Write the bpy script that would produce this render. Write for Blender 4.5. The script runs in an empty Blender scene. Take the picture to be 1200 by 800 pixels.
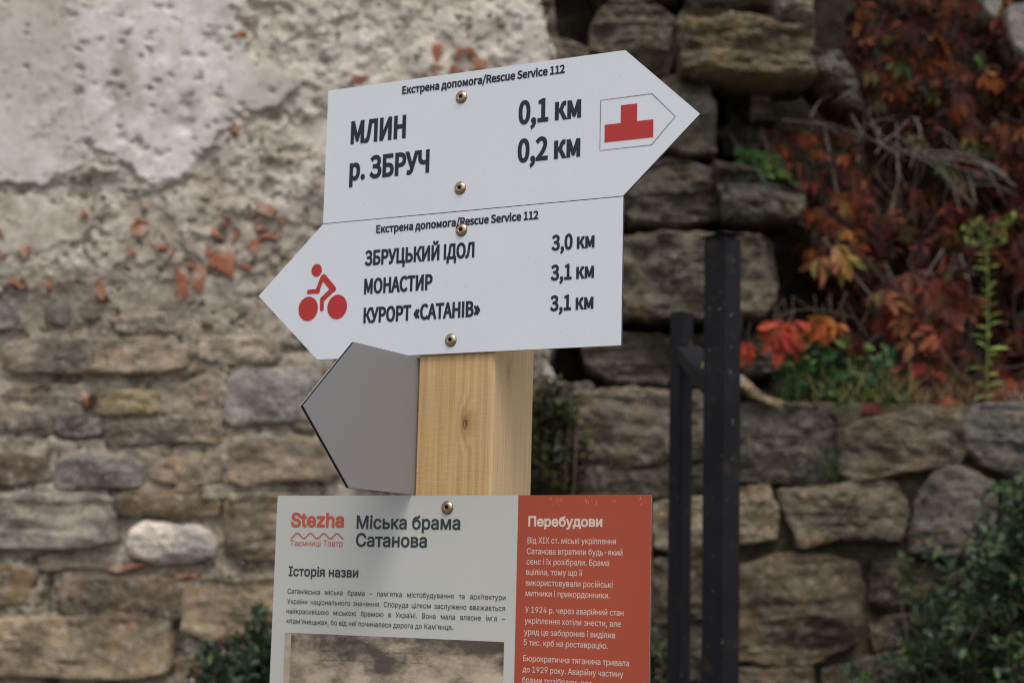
import bpy, bmesh, math, random
import numpy as np
from mathutils import Vector, Matrix, Euler
from mathutils.geometry import delaunay_2d_cdt

S = bpy.context.scene
COL = S.collection
R = math.radians

# ------------------------------------------------------------------ camera, sky, sun, exposure
CAM_H = 1.6
PITCH, ROLL, FPX = 0.1410, 0.0241, 1970.6            # level camera looking along +Y, slightly up
cp, sp_ = math.cos(PITCH), math.sin(PITCH)
FW = np.array([0, cp, sp_]); RT0 = np.array([1.0, 0, 0]); UP0 = np.array([0, -sp_, cp])
RT = math.cos(ROLL) * RT0 + math.sin(ROLL) * UP0
UP = -math.sin(ROLL) * RT0 + math.cos(ROLL) * UP0
CAM = np.array([0, 0, CAM_H])
cam = bpy.data.cameras.new('camera'); camo = bpy.data.objects.new('camera', cam); COL.objects.link(camo)
cam.sensor_width = 36; cam.lens = FPX / 1200 * 36; cam.clip_start = 0.05; cam.clip_end = 3000
M = Matrix.Identity(4)
for i in range(3):
    M[i][0], M[i][1], M[i][2], M[i][3] = RT[i], UP[i], -FW[i], CAM[i]
camo.matrix_world = M
cam.dof.use_dof = True; cam.dof.focus_distance = 1.88; cam.dof.aperture_fstop = 5.2
cam.dof.aperture_blades = 9
S.camera = camo

SUN_EL, SUN_AZ = R(62), R(166)                       # azimuth from +Y, clockwise: behind the camera, to its right
w = bpy.data.worlds.new('World'); S.world = w; w.use_nodes = True
nt = w.node_tree; bg = nt.nodes['Background']
sky = nt.nodes.new('ShaderNodeTexSky'); sky.sky_type = 'NISHITA'; sky.sun_disc = False
sky.sun_elevation = SUN_EL; sky.sun_rotation = SUN_AZ; sky.air_density = 1.0; sky.dust_density = 4.0; sky.ozone_density = 1.0
hs = nt.nodes.new('ShaderNodeHueSaturation'); hs.inputs['Saturation'].default_value = 0.5
nt.links.new(sky.outputs[0], hs.inputs['Color']); nt.links.new(hs.outputs[0], bg.inputs[0])
bg.inputs[1].default_value = 0.115
sl = bpy.data.lights.new('sun', 'SUN'); so = bpy.data.objects.new('sun', sl); COL.objects.link(so)
sl.energy = 0.8; sl.angle = R(24); sl.color = (1.0, 0.95, 0.87)
sdir = Vector((math.sin(SUN_AZ) * math.cos(SUN_EL), math.cos(SUN_AZ) * math.cos(SUN_EL), math.sin(SUN_EL)))
so.rotation_euler = sdir.to_track_quat('Z', 'Y').to_euler(); so.location = sdir * 30
S.view_settings.view_transform = 'Standard'; S.view_settings.look = 'None'
S.view_settings.exposure = 0.52; S.view_settings.gamma = 1.0
S.render.engine = 'CYCLES'; S.cycles.use_denoising = True; S.cycles.denoising_prefilter = 'NONE'
S.cycles.filter_width = 1.1; S.cycles.max_bounces = 6; S.cycles.transparent_max_bounces = 4

# ------------------------------------------------------------------ helpers
def at(u, v, D):
    """point seen at photograph pixel (u, v) standing on the vertical plane at distance D"""
    a, b = (u - 600) / FPX, -(v - 400) / FPX
    d = FW + a * RT + b * UP
    return CAM + d * (D / d[1])
def atv(uv, D):
    return np.array([at(u, v, D) for u, v in uv])

def _h(ix, iy, iz, seed):
    with np.errstate(over='ignore'):
        h = (ix.astype(np.int64) * 374761393 + iy.astype(np.int64) * 668265263 + iz.astype(np.int64) * 2147483647 + seed * 974711) & 0xffffffff
        h = ((h ^ (h >> 13)) * 1274126177) & 0xffffffff
        h = ((h ^ (h >> 16)) * 2246822519) & 0xffffffff
        h = h ^ (h >> 15)
    return (h & 0xffff) / 32767.5 - 1.0
def vn(P, seed=0):
    P = np.asarray(P, float); I = np.floor(P); F = P - I; I = I.astype(np.int64); F = F * F * F * (F * (F * 6 - 15) + 10)
    out = 0
    for dx in (0, 1):
        for dy in (0, 1):
            for dz in (0, 1):
                wgt = (F[:, 0] if dx else 1 - F[:, 0]) * (F[:, 1] if dy else 1 - F[:, 1]) * (F[:, 2] if dz else 1 - F[:, 2])
                out = out + wgt * _h(I[:, 0] + dx, I[:, 1] + dy, I[:, 2] + dz, seed)
    return out
def fbm(P, octv=4, seed=0, gain=0.5):
    P = np.asarray(P, float); a, s, o = 1.0, 0.0, 0
    for k in range(octv):
        o = o + a * vn(P * (2.03 ** k) + 17.3 * k, seed + k); s += a; a *= gain
    return o / s
def ridged(P, octv=4, seed=0):
    a, s, o = 1.0, 0.0, 0
    for k in range(octv):
        o = o + a * (1 - 2 * np.abs(vn(P * (2.1 ** k) + 9.1 * k, seed + k))); s += a; a *= 0.5
    return o / s

def mesh_obj(name, V, Fc, mats, parent=None, smooth=True, midx=None, color=None):
    me = bpy.data.meshes.new(name)
    me.from_pydata([tuple(map(float, v)) for v in V], [], [tuple(f) for f in Fc])
    for m in (mats if isinstance(mats, (list, tuple)) else [mats]): me.materials.append(m)
    if midx is not None: me.polygons.foreach_set('material_index', np.asarray(midx, np.int32))
    me.polygons.foreach_set('use_smooth', np.full(len(me.polygons), smooth))
    me.update()
    o = bpy.data.objects.new(name, me); COL.objects.link(o)
    if parent is not None: o.parent = parent
    if color is not None: o.color = (*color, 1)
    return o
def thing(name, label, cat, loc=(0, 0, 0), rz=0, group=None):
    o = bpy.data.objects.new(name, None); COL.objects.link(o)
    o.location = loc; o.rotation_euler = (0, 0, rz); o.empty_display_size = 0.1
    o['label'] = label; o['category'] = cat
    if group: o['group'] = group
    return o
def fix_normals(o):
    bm = bmesh.new(); bm.from_mesh(o.data); bmesh.ops.recalc_face_normals(bm, faces=bm.faces); bm.to_mesh(o.data); bm.free()
def tube_geo(pts, rad, n=7, V=None, Fc=None):
    V = [] if V is None else V; Fc = [] if Fc is None else Fc
    pts = [Vector(p) for p in pts]; k = len(pts); base = len(V)
    rad = rad if hasattr(rad, '__len__') else [rad] * k
    for i, p in enumerate(pts):
        t = (pts[min(i + 1, k - 1)] - pts[max(i - 1, 0)]).normalized()
        a = t.cross(Vector((0.31, 0.9, 0.17))).normalized(); b = t.cross(a)
        for j in range(n):
            q = 2 * math.pi * j / n
            V.append(p + (a * math.cos(q) + b * math.sin(q)) * rad[i])
    for i in range(k - 1):
        for j in range(n):
            Fc.append((base + i * n + j, base + i * n + (j + 1) % n, base + (i + 1) * n + (j + 1) % n, base + (i + 1) * n + j))
    Fc.append(tuple(base + j for j in range(n))[::-1]); Fc.append(tuple(base + (k - 1) * n + j for j in range(n)))
    return V, Fc
def smooth_path(pts, sub=5):
    pts = [np.array(p, float) for p in pts]; out = []
    for i in range(len(pts) - 1):
        p0, p1, p2, p3 = pts[max(i - 1, 0)], pts[i], pts[i + 1], pts[min(i + 2, len(pts) - 1)]
        for k in range(sub):
            t = k / sub
            out.append(0.5 * ((2 * p1) + (-p0 + p2) * t + (2 * p0 - 5 * p1 + 4 * p2 - p3) * t * t + (-p0 + 3 * p1 - 3 * p2 + p3) * t ** 3))
    out.append(pts[-1]); return out

# ------------------------------------------------------------------ materials
class NT:
    def __init__(s, name):
        s.m = bpy.data.materials.new(name); s.m.use_nodes = True; s.t = s.m.node_tree
        s.b = s.t.nodes['Principled BSDF']
    def n(s, kind, **kw):
        nd = s.t.nodes.new('ShaderNode' + kind)
        for k, v in kw.items():
            if k in nd.inputs: nd.inputs[k].default_value = v
            else: setattr(nd, k, v)
        return nd
    def l(s, a, b): s.t.links.new(a, b)
    def val(s, sock, v):
        if hasattr(v, 'default_value') and hasattr(v, 'is_linked'): s.l(v, sock)
        else: sock.default_value = v
    def noise(s, co, scale, detail=4, rough=0.55, dist=0):
        nd = s.n('TexNoise', Scale=scale, Detail=detail, Roughness=rough, Distortion=dist); s.l(co, nd.inputs['Vector']); return nd.outputs[0]
    def ramp(s, f, a, b, ca=0.0, cb=1.0):
        nd = s.n('MapRange'); nd.inputs['From Min'].default_value = a; nd.inputs['From Max'].default_value = b
        nd.inputs['To Min'].default_value = ca; nd.inputs['To Max'].default_value = cb; nd.clamp = True
        s.l(f, nd.inputs['Value']); return nd.outputs[0]
    def mix(s, f, a, b, mode='MIX'):
        nd = s.n('Mix', data_type='RGBA', blend_type=mode)
        s.val(nd.inputs['Factor'], f)
        for k, v in ((6, a), (7, b)):
            if isinstance(v, tuple): nd.inputs[k].default_value = (*v, 1) if len(v) == 3 else v
            else: s.l(v, nd.inputs[k])
        return nd.outputs[2]
    def math(s, op, a, b=0.0):
        nd = s.n('Math', operation=op); s.val(nd.inputs[0], a); s.val(nd.inputs[1], b); return nd.outputs[0]
    def bump(s, h, strength=0.5, dist=0.01, prev=None):
        nd = s.n('Bump', Strength=strength, Distance=dist); s.l(h, nd.inputs['Height'])
        if prev is not None: s.l(prev, nd.inputs['Normal'])
        return nd.outputs[0]
    def obj(s, offset=True):
        tc = s.n('TexCoord'); co = tc.outputs['Object']
        if offset:
            oi = s.n('ObjectInfo'); v = s.n('VectorMath', operation='SCALE'); s.l(oi.outputs['Color'], v.inputs[0]); v.inputs['Scale'].default_value = 37.0
            a = s.n('VectorMath', operation='ADD'); s.l(co, a.inputs[0]); s.l(v.outputs[0], a.inputs[1]); co = a.outputs[0]
        return co

def plain(name, col, rough=0.5, metal=0.0, var=0.0, spec=0.5, scale=40):
    q = NT(name); q.b.inputs['Roughness'].default_value = rough; q.b.inputs['Metallic'].default_value = metal
    q.b.inputs['Specular IOR Level'].default_value = spec
    if var:
        co = q.obj(False); f = q.noise(co, scale, 5)
        c = q.mix(q.ramp(f, 0.3, 0.7), tuple(x * (1 - var) for x in col), tuple(min(1, x * (1 + var)) for x in col)); q.l(c, q.b.inputs['Base Color'])
    else: q.b.inputs['Base Color'].default_value = (*col, 1)
    return q.m

def stone_mat(name, lichen=0.35, moss=0.15, ochre=0.3):
    q = NT(name); co = q.obj(); oi = q.n('ObjectInfo')
    big = q.noise(co, 7, 3); mid = q.noise(co, 42, 8, 0.72); fine = q.noise(co, 170, 5, 0.65)
    c = q.mix(q.ramp(big, 0.35, 0.68), (0.56, 0.56, 0.58), (1.34, 1.31, 1.25))
    c = q.mix(1.0, oi.outputs['Color'], c, 'MULTIPLY')
    oc = q.mix(1.0, c, (1.45, 1.0, 0.52), 'MULTIPLY')
    c = q.mix(q.math('MULTIPLY', q.ramp(q.noise(co, 11, 4, 0.6, 0.6), 0.52, 0.66), ochre), c, oc)
    c = q.mix(q.math('MULTIPLY', q.ramp(mid, 0.53, 0.66), lichen), c, (0.50, 0.48, 0.44))
    c = q.mix(q.math('MULTIPLY', q.ramp(q.noise(co, 52, 6, .65), 0.56, 0.66), 0.7), c, (0.030, 0.028, 0.024))
    c = q.mix(q.math('MULTIPLY', q.ramp(q.noise(co, 9, 5, 0.65), 0.55, 0.66), moss), c, (0.045, 0.055, 0.018))
    q.l(q.mix(q.ramp(fine, 0.35, 0.65), q.mix(1.0, c, (0.66, 0.66, 0.66), 'MULTIPLY'), q.mix(1.0, c, (1.3, 1.3, 1.3), 'MULTIPLY')), q.b.inputs['Base Color'])
    q.b.inputs['Roughness'].default_value = 0.93; q.b.inputs['Specular IOR Level'].default_value = 0.2
    b = q.bump(mid, 0.7, 0.012); b = q.bump(fine, 0.6, 0.004, b); q.l(b, q.b.inputs['Normal'])
    return q.m
STONE = stone_mat('weathered_limestone', 0.6, 0.05, 0.22); COBBLE = stone_mat('pale_cobble_stone', 0.1, 0.0, 0.05); STONE_DARK = stone_mat('dark_lichened_stone', 0.30, 0.30, 0.4)

def mortar_mat():
    q = NT('old_lime_mortar'); co = q.obj(False)
    big = q.noise(co, 4.5, 4); mid = q.noise(co, 22, 6, 0.65, 0.3); fine = q.noise(co, 95, 5, 0.62)
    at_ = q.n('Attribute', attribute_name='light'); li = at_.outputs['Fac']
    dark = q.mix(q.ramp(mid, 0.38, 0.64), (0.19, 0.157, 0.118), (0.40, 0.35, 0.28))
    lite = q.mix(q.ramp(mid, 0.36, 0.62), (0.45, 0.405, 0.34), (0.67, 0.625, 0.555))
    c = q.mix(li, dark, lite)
    c = q.mix(q.math('MULTIPLY', q.ramp(big, 0.5, 0.66), 0.45), c, (0.30, 0.255, 0.19))
    c = q.mix(q.math('MULTIPLY', q.ramp(fine, 0.56, 0.66), 0.75), c, (0.62, 0.58, 0.52))
    c = q.mix(q.math('MULTIPLY', q.ramp(fine, 0.44, 0.34), 0.4), c, (0.13, 0.115, 0.09))
    st = q.noise(co, 2.6, 5, 0.62, .5); c = q.mix(q.math('MULTIPLY', q.ramp(st, 0.52, 0.66), 0.35), c, (0.25, 0.185, 0.13)); c = q.mix(q.math('MULTIPLY', q.ramp(st, 0.44, 0.34), 0.35), c, (0.56, 0.53, 0.49))
    vo = q.n('TexVoronoi', Scale=26.0); q.l(co, vo.inputs['Vector'])
    c = q.mix(q.math('MULTIPLY', q.ramp(vo.outputs['Distance'], 0.17, 0.10), q.ramp(big, 0.52, 0.6)), c, (0.30, 0.12, 0.06))
    q.l(c, q.b.inputs['Base Color']); q.b.inputs['Roughness'].default_value = 0.95; q.b.inputs['Specular IOR Level'].default_value = 0.15
    b = q.bump(mid, 0.4, 0.012); b = q.bump(fine, 0.7, 0.004, b); q.l(b, q.b.inputs['Normal']); return q.m
MORTAR = mortar_mat()

def plaster_mat():
    q = NT('limewash_plaster'); co = q.obj(False)
    big = q.noise(co, 5, 5, 0.6); mid = q.noise(co, 24, 5, 0.6); fine = q.noise(co, 160, 4, 0.6)
    li = q.n('Attribute', attribute_name='lime').outputs['Fac']
    a = q.mix(q.ramp(big, 0.35, 0.65), (0.40, 0.36, 0.305), (0.54, 0.50, 0.44))
    b = q.mix(q.ramp(mid, 0.36, 0.62), (0.54, 0.51, 0.46), (0.69, 0.68, 0.66))
    c = q.mix(li, a, b)
    st = q.noise(co, 3.2, 5, 0.65)
    c = q.mix(q.math('MULTIPLY', q.ramp(st, 0.55, 0.68), 0.55), c, (0.20, 0.17, 0.125))
    c = q.mix(q.math('MULTIPLY', q.ramp(q.noise(co, 55, 4), 0.60, 0.68), 0.7), c, (0.17, 0.145, 0.11))
    c = q.mix(q.math('MULTIPLY', q.ramp(fine, 0.42, 0.34), 0.35), c, (0.2, 0.18, 0.15))
    q.l(c, q.b.inputs['Base Color']); q.b.inputs['Roughness'].default_value = 0.92; q.b.inputs['Specular IOR Level'].default_value = 0.2
    bb = q.bump(mid, 0.22, 0.008); bb = q.bump(fine, 0.4, 0.002, bb); q.l(bb, q.b.inputs['Normal']); return q.m
PLASTER = plaster_mat()

def brick_mat():
    q = NT('broken_red_brick'); co = q.obj(); f = q.noise(co, 60, 5); g = q.noise(co, 18, 3)
    c = q.mix(q.ramp(f, 0.35, 0.65), (0.25, 0.085, 0.045), (0.37, 0.15, 0.085))
    c = q.mix(q.math('MULTIPLY', q.ramp(g, 0.48, 0.62), 0.75), c, (0.40, 0.32, 0.25))
    q.l(c, q.b.inputs['Base Color']); q.b.inputs['Roughness'].default_value = 0.95
    q.l(q.bump(f, 0.7, 0.006), q.b.inputs['Normal']); return q.m
BRICK = brick_mat()

def soil_mat(name, a, b, sc=18):
    q = NT(name); co = q.obj(False); f = q.noise(co, sc, 6, 0.65); g = q.noise(co, sc * 6, 4)
    c = q.mix(q.ramp(f, 0.35, 0.65), a, b); c = q.mix(q.math('MULTIPLY', q.ramp(g, 0.58, 0.68), 0.5), c, tuple(x * 2.4 for x in b))
    q.l(c, q.b.inputs['Base Color']); q.b.inputs['Roughness'].default_value = 1.0; q.b.inputs['Specular IOR Level'].default_value = 0.1
    bb = q.bump(f, 0.8, 0.03); bb = q.bump(g, 0.7, 0.006, bb); q.l(bb, q.b.inputs['Normal']); return q.m
SOIL = soil_mat('dark_damp_soil', (0.014, 0.012, 0.009), (0.045, 0.037, 0.028))
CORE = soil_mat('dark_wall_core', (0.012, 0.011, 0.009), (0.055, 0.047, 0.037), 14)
GROUND = soil_mat('trodden_gravel_soil', (0.11, 0.095, 0.075), (0.22, 0.20, 0.17), 9)

def leaf_mat(name, rough=0.5, trans=0.25, spec=0.4):
    q = NT(name); q.b.inputs['Roughness'].default_value = rough; q.b.inputs['Specular IOR Level'].default_value = spec
    a = q.n('Attribute', attribute_name='tint'); co = q.obj(False)
    c = q.mix(q.ramp(q.noise(co, 60, 3), 0.35, 0.65), (0.7, 0.7, 0.7), (1.3, 1.3, 1.3)); c = q.mix(1.0, a.outputs['Color'], c, 'MULTIPLY')
    q.l(c, q.b.inputs['Base Color'])
    tr = q.n('BsdfTranslucent'); q.l(c, tr.inputs[0]); mx = q.n('MixShader'); mx.inputs[0].default_value = trans
    q.l(q.b.outputs[0], mx.inputs[1]); q.l(tr.outputs[0], mx.inputs[2]); q.l(mx.outputs[0], q.t.nodes['Material Output'].inputs[0]); return q.m
LEAF_BOX = leaf_mat('glossy_box_leaf', 0.42, 0.12, 0.35); LEAF_VINE = leaf_mat('autumn_creeper_leaf', 0.6, 0.3, 0.18); LEAF_SOFT = leaf_mat('soft_green_leaf', 0.6, 0.3, 0.25)
TWIG = plain('grey_dry_twig', (0.17, 0.14, 0.12), 0.9, var=0.35, scale=30)
STEM = plain('brown_stem', (0.07, 0.045, 0.03), 0.85, var=0.3)
GREEN_STEM = plain('green_stem', (0.13, 0.18, 0.05), 0.6, var=0.2)

def sign_white(name, col, rough):
    q = NT(name); co = q.obj(False)
    c = q.mix(q.ramp(q.noise(co, 6, 4), 0.3, 0.7), tuple(x * 0.97 for x in col), col)
    c = q.mix(q.math('MULTIPLY', q.ramp(q.noise(co, 210, 3), 0.66, 0.72), 0.18), c, (0.32, 0.30, 0.26))
    q.l(c, q.b.inputs['Base Color']); q.b.inputs['Roughness'].default_value = rough; q.b.inputs['Specular IOR Level'].default_value = 0.4
    q.l(q.bump(q.noise(co, 30, 2), 0.03, 0.002), q.b.inputs['Normal']); return q.m
WHITE = sign_white('white_sign_face', (0.715, 0.75, 0.80), 0.38)
PANEL_WHITE = sign_white('white_info_face', (0.545, 0.55, 0.52), 0.45)
BLACKCORE = plain('black_composite_core', (0.006, 0.006, 0.006), 0.6)
GREY_BACK = plain('grey_sheet_back', (0.255, 0.255, 0.26), 0.42, var=0.03, scale=5)
INK = plain('black_print', (0.013, 0.014, 0.020), 0.5)
INK_SLATE = plain('slate_print', (0.028, 0.042, 0.048), 0.5)
INK_BODY = plain('grey_body_print', (0.035, 0.044, 0.048), 0.5)
INK_RED = plain('red_pictogram_print', (0.47, 0.030, 0.026), 0.5)
INK_LOGO = plain('coral_logo_print', (0.50, 0.095, 0.060), 0.5)
INK_CREAM = plain('cream_print', (0.72, 0.58, 0.50), 0.5)
def red_panel_mat():
    q = NT('brick_red_print'); co = q.obj(False)
    c = q.mix(q.ramp(q.noise(co, 8, 3), 0.3, 0.7), (0.385, 0.064, 0.030), (0.42, 0.074, 0.036))
    q.l(c, q.b.inputs['Base Color']); q.b.inputs['Roughness'].default_value = 0.45; return q.m
RED_PANEL = red_panel_mat()

def wood_mat():
    q = NT('planed_spruce'); tc = q.n('TexCoord'); co = tc.outputs['Object']
    # knots bend the grain around them
    def knot(p, r):
        d = q.n('VectorMath', operation='DISTANCE'); mp = q.n('Mapping'); mp.inputs['Scale'].default_value = (1, 1, 0.45); q.l(co, mp.inputs[0])
        q.l(mp.outputs[0], d.inputs[0]); d.inputs[1].default_value = (p[0], p[1], p[2] * 0.45); return q.ramp(d.outputs['Value'], 0, r, 1, 0)
    K = [(KN1[0], 0.0, KN1[1], 0.016), (0.05, KN2[0], KN2[1], 0.016)]
    kn = [knot(k[:3], k[3]) for k in K]
    ks = q.math('ADD', kn[0], kn[1])
    mp = q.n('Mapping'); mp.inputs['Scale'].default_value = (1, 1, 0.045); q.l(co, mp.inputs[0])
    sx = q.n('SeparateXYZ'); q.l(mp.outputs[0], sx.inputs[0])
    warp = q.noise(mp.outputs[0], 14, 3)
    cx = q.n('CombineXYZ'); q.l(q.math('ADD', sx.outputs[0], q.math('MULTIPLY', ks, 0.018)), cx.inputs[0])
    q.l(q.math('ADD', sx.outputs[1], q.math('MULTIPLY', warp, 0.012)), cx.inputs[1]); q.l(sx.outputs[2], cx.inputs[2])
    wv = q.n('TexWave', wave_type='RINGS', rings_direction='Z', Scale=60.0, Distortion=3.5, Detail=3.0); wv.inputs['Detail Scale'].default_value = 1.5
    of = q.n('VectorMath', operation='ADD'); q.l(cx.outputs[0], of.inputs[0]); of.inputs[1].default_value = (0.015, 0.06, 0); q.l(of.outputs[0], wv.inputs[0])
    mp2 = q.n('Mapping'); mp2.inputs['Scale'].default_value = (1, 1, 0.02); q.l(co, mp2.inputs[0])
    fib = q.noise(mp2.outputs[0], 420, 4, 0.6)
    mp3 = q.n('Mapping'); mp3.inputs['Scale'].default_value = (0.12, 0.12, 1); q.l(co, mp3.inputs[0]); saw = q.noise(mp3.outputs[0], 420, 2, 0.5)
    c = q.mix(q.ramp(wv.outputs['Fac'], 0.15, 0.95), (0.57, 0.40, 0.205), (0.50, 0.33, 0.15))
    c = q.mix(q.ramp(fib, 0.3, 0.7), q.mix(1.0, c, (0.86, 0.85, 0.82), 'MULTIPLY'), q.mix(1.0, c, (1.13, 1.13, 1.12), 'MULTIPLY'))
    c = q.mix(q.math('MULTIPLY', q.ramp(saw, 0.45, 0.7), 0.22), c, (0.66, 0.47, 0.24))
    c = q.mix(q.ramp(q.noise(co, 9, 3), 0.4, 0.66), c, q.mix(1.0, c, (1.12, 1.08, 1.02), 'MULTIPLY'))
    c = q.mix(q.math('MULTIPLY', q.ramp(ks, 0.35, 0.8), 0.55), c, (0.26, 0.11, 0.03))
    c = q.mix(q.math('MULTIPLY', q.ramp(ks, 0.74, 0.9), q.ramp(q.noise(co, 260, 3), 0.42, 0.55)), c, (0.075, 0.026, 0.01))
    # side face is mixed towards a paler beige
    ge = q.n('NewGeometry'); gs = q.n('SeparateXYZ'); tn = q.n('VectorTransform', vector_type='NORMAL', convert_from='WORLD', convert_to='OBJECT'); q.l(ge.outputs['Normal'], tn.inputs[0]); q.l(tn.outputs[0], gs.inputs[0])
    c = q.mix(q.math('MULTIPLY', q.ramp(gs.outputs[0], 0.5, 0.9), 0.5), c, q.mix(1.0, (0.68, 0.50, 0.31), q.mix(q.ramp(fib, 0.3, 0.7), (0.88, 0.87, 0.85), (1.1, 1.1, 1.1)), 'MULTIPLY'))
    q.l(c, q.b.inputs['Base Color']); q.b.inputs['Roughness'].default_value = 0.62; q.b.inputs['Specular IOR Level'].default_value = 0.3
    b = q.bump(fib, 0.25, 0.001); b = q.bump(saw, 0.25, 0.001, b); q.l(b, q.b.inputs['Normal']); return q.m

def zinc_mat():
    q = NT('yellow_zinc_screw'); co = q.obj(False)
    c = q.mix(q.ramp(q.noise(co, 160, 2), 0.35, 0.65), (0.58, 0.39, 0.27), (0.48, 0.41, 0.24))
    q.l(c, q.b.inputs['Base Color']); q.b.inputs['Metallic'].default_value = 1.0; q.b.inputs['Roughness'].default_value = 0.3; return q.m
ZINC = zinc_mat(); SCREW_DARK = plain('dark_recess_and_rim', (.03, .022, .015), .7)  # dark tone for the star recess and the ring at the head's rim
def steel_mat():
    q = NT('black_painted_steel'); co = q.obj(False)
    sp = q.ramp(q.noise(co, 75, 3, 0.6), 0.68, 0.74)
    c = q.mix(q.ramp(q.noise(co, 9, 4), 0.35, 0.7), (0.006, 0.006, 0.008), (0.012, 0.012, 0.015))
    c = q.mix(q.math('MULTIPLY', q.ramp(q.noise(co, 16, 5, 0.65), 0.60, 0.68), 0.6), c, (0.045, 0.028, 0.018))
    c = q.mix(sp, c, (0.20, 0.19, 0.17)); q.l(c, q.b.inputs['Base Color'])
    q.b.inputs['Roughness'].default_value = 0.62; q.b.inputs['Specular IOR Level'].default_value = 0.22; q.l(q.bump(q.noise(co, 60, 4), 0.15, 0.004), q.b.inputs['Normal']); return q.m
STEEL = steel_mat()

# ------------------------------------------------------------------ rocks
def chaikin(P, it=1):
    for _ in range(it):
        Q = np.roll(P, -1, 0); P = np.stack([0.75 * P + 0.25 * Q, 0.25 * P + 0.75 * Q], 1).reshape(-1, P.shape[1])
    return P
def resample(P, n):
    Q = np.vstack([P, P[:1]]); d = np.r_[0, np.cumsum(np.linalg.norm(np.diff(Q, axis=0), axis=1))]
    t = np.linspace(0, d[-1], n, endpoint=False)
    return np.stack([np.interp(t, d, Q[:, k]) for k in range(Q.shape[1])], 1)
def box_poly(x0, y0, x1, y1, rng, j=0.16):
    """an irregular eight-point stone outline (photo pixels) inside a bounding box"""
    cx = (x1 - x0); cy = (y1 - y0); q = lambda a: rng.uniform(0, a)
    return [(x0 + q(j) * cy, y0 + q(j) * cy), (x0 + cx * rng.uniform(.35, .65), y0 + q(j * .8) * cy), (x1 - q(j) * cy, y0 + q(j) * cy * 1.2),
            (x1 - q(j * .5) * cy, y0 + cy * rng.uniform(.4, .6)), (x1 - q(j) * cy, y1 - q(j) * cy), (x0 + cx * rng.uniform(.35, .65), y1 - q(j * .8) * cy),
            (x0 + q(j) * cy, y1 - q(j) * cy), (x0 + q(j * .5) * cy, y0 + cy * rng.uniform(.4, .6))]
def rock(name, poly, D, mat, color, parent, bulge=0.03, depth=0.12, seed=1, rough=0.006, facets=4, tilt=0.25, n=110, rings=34, bevel=0.016, layer=0.0, chaik=1, grow=1.0, chip=1.0, ledge=0.0):
    """a stone with the given outline (photo pixels) whose front stands at distance D"""
    P = atv(poly, D)[:, [0, 2]]; P = resample(chaikin(P, chaik), n); c = P.mean(0); rng = np.random.default_rng(seed)
    ext = np.ptp(P, axis=0).min()
    e3 = np.c_[P * (3.0 / ext), np.full(n, seed * 3.7)]
    P = c + (P - c) * (grow * (1 + chip * (0.05 * fbm(e3, 3, seed) + 0.03 * fbm(e3 * 3.3, 3, seed + 1))))[:, None]
    rr = np.r_[np.linspace(0.0, 0.80, rings - 12), np.linspace(0.82, 1.0, 12)][1:]
    V = [np.array([[c[0], 0, c[1]]])]; H = [np.array([1.0])]
    for r in rr:
        q = c + (P - c) * r; V.append(np.c_[q[:, 0], np.zeros(n), q[:, 1]]); e_ = np.clip((1 - r) * np.linalg.norm(P - c, axis=1) / (bevel * (1 + 0.6 * fbm(e3 * 1.7, 3, seed + 77))), 0, 1); H.append(np.sqrt(np.clip(1 - (1 - e_) ** 2, 0, 1)))
    V = np.vstack(V); H = np.concatenate(H)
    half = max(np.ptp(P, axis=0)) * 0.5
    f = np.full(len(V), 9.0)
    for k in range(facets):                                   # a few chiselled planes
        a = rng.normal(0, tilt, 2); off = rng.uniform(0.70, 1.10)
        f = np.minimum(f, off + ((V[:, [0, 2]] - c) @ a) / half)
    y = -bulge * H * np.clip(f, 0.2, 1.5)
    W = np.c_[V[:, 0], np.full(len(V), seed * 1.3), V[:, 2]]
    y += H * (-rough * 2.4 * fbm(W * 9, 3, seed + 5) - rough * 1.5 * fbm(W * 30, 5, seed + 9, .65) + rough * 1.2 * np.maximum(0, ridged(W * (11, 11, 19), 3, seed + 2)))
    if layer:                                                # bedding ledges of layered stone
        zz = W * (1.5, 1, 1 / layer); y += H * rough * 2.2 * np.maximum(0, fbm(zz + 0.5 * fbm(W * 8, 2, seed + 30)[:, None], 2, seed + 31)) ** 0.7
    if ledge:                                                # ragged bedding: strips of the face broken back to different depths
        q = (V[:, 2] + 0.018 * fbm(W * 7, 3, seed + 41) + 0.12 * (V[:, 0] - c[0]) * rng.uniform(-1, 1)) / 0.034; k = np.floor(q); fr_ = q - k
        hk = lambda m: _h(m, m * 0 + seed, m * 0 + 7, 3); m = k.astype(np.int64); t_ = np.clip((fr_ - .72) / .28, 0, 1); t_ = t_ * t_ * (3 - 2 * t_)
        y += H * ledge * (hk(m) * (1 - t_) + hk(m + 1) * t_) + H * ledge * .5 * np.exp(-((fr_ - .86) / .07) ** 2) * np.clip(.5 + 2 * fbm(W * 9, 2, seed + 43), 0, 1.4)
    V[:, 1] = D + y
    wob = 0.006 * np.c_[fbm(W * 40, 3, seed + 60), fbm(W * 40, 3, seed + 61)] * (1 - H)[:, None]
    V[:, 0] += wob[:, 0]; V[:, 2] += wob[:, 1]
    last = V[-n:].copy(); Fc = []
    bk = []
    for dd, s in ((0.35, 1.005), (1.0, 0.97)):
        q = last.copy(); q[:, 1] = D + depth * dd; q[:, [0, 2]] = c + (last[:, [0, 2]] - c) * s; bk.append(q)
    V = np.vstack([V] + bk); tot = len(rr) + 2
    Fc += [(0, 1 + (j + 1) % n, 1 + j) for j in range(n)]
    for i in range(tot - 1):
        a, b = 1 + i * n, 1 + (i + 1) * n
        Fc += [(a + j, a + (j + 1) % n, b + (j + 1) % n, b + j) for j in range(n)]
    Fc.append(tuple(1 + (tot - 1) * n + j for j in range(n)))
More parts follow.
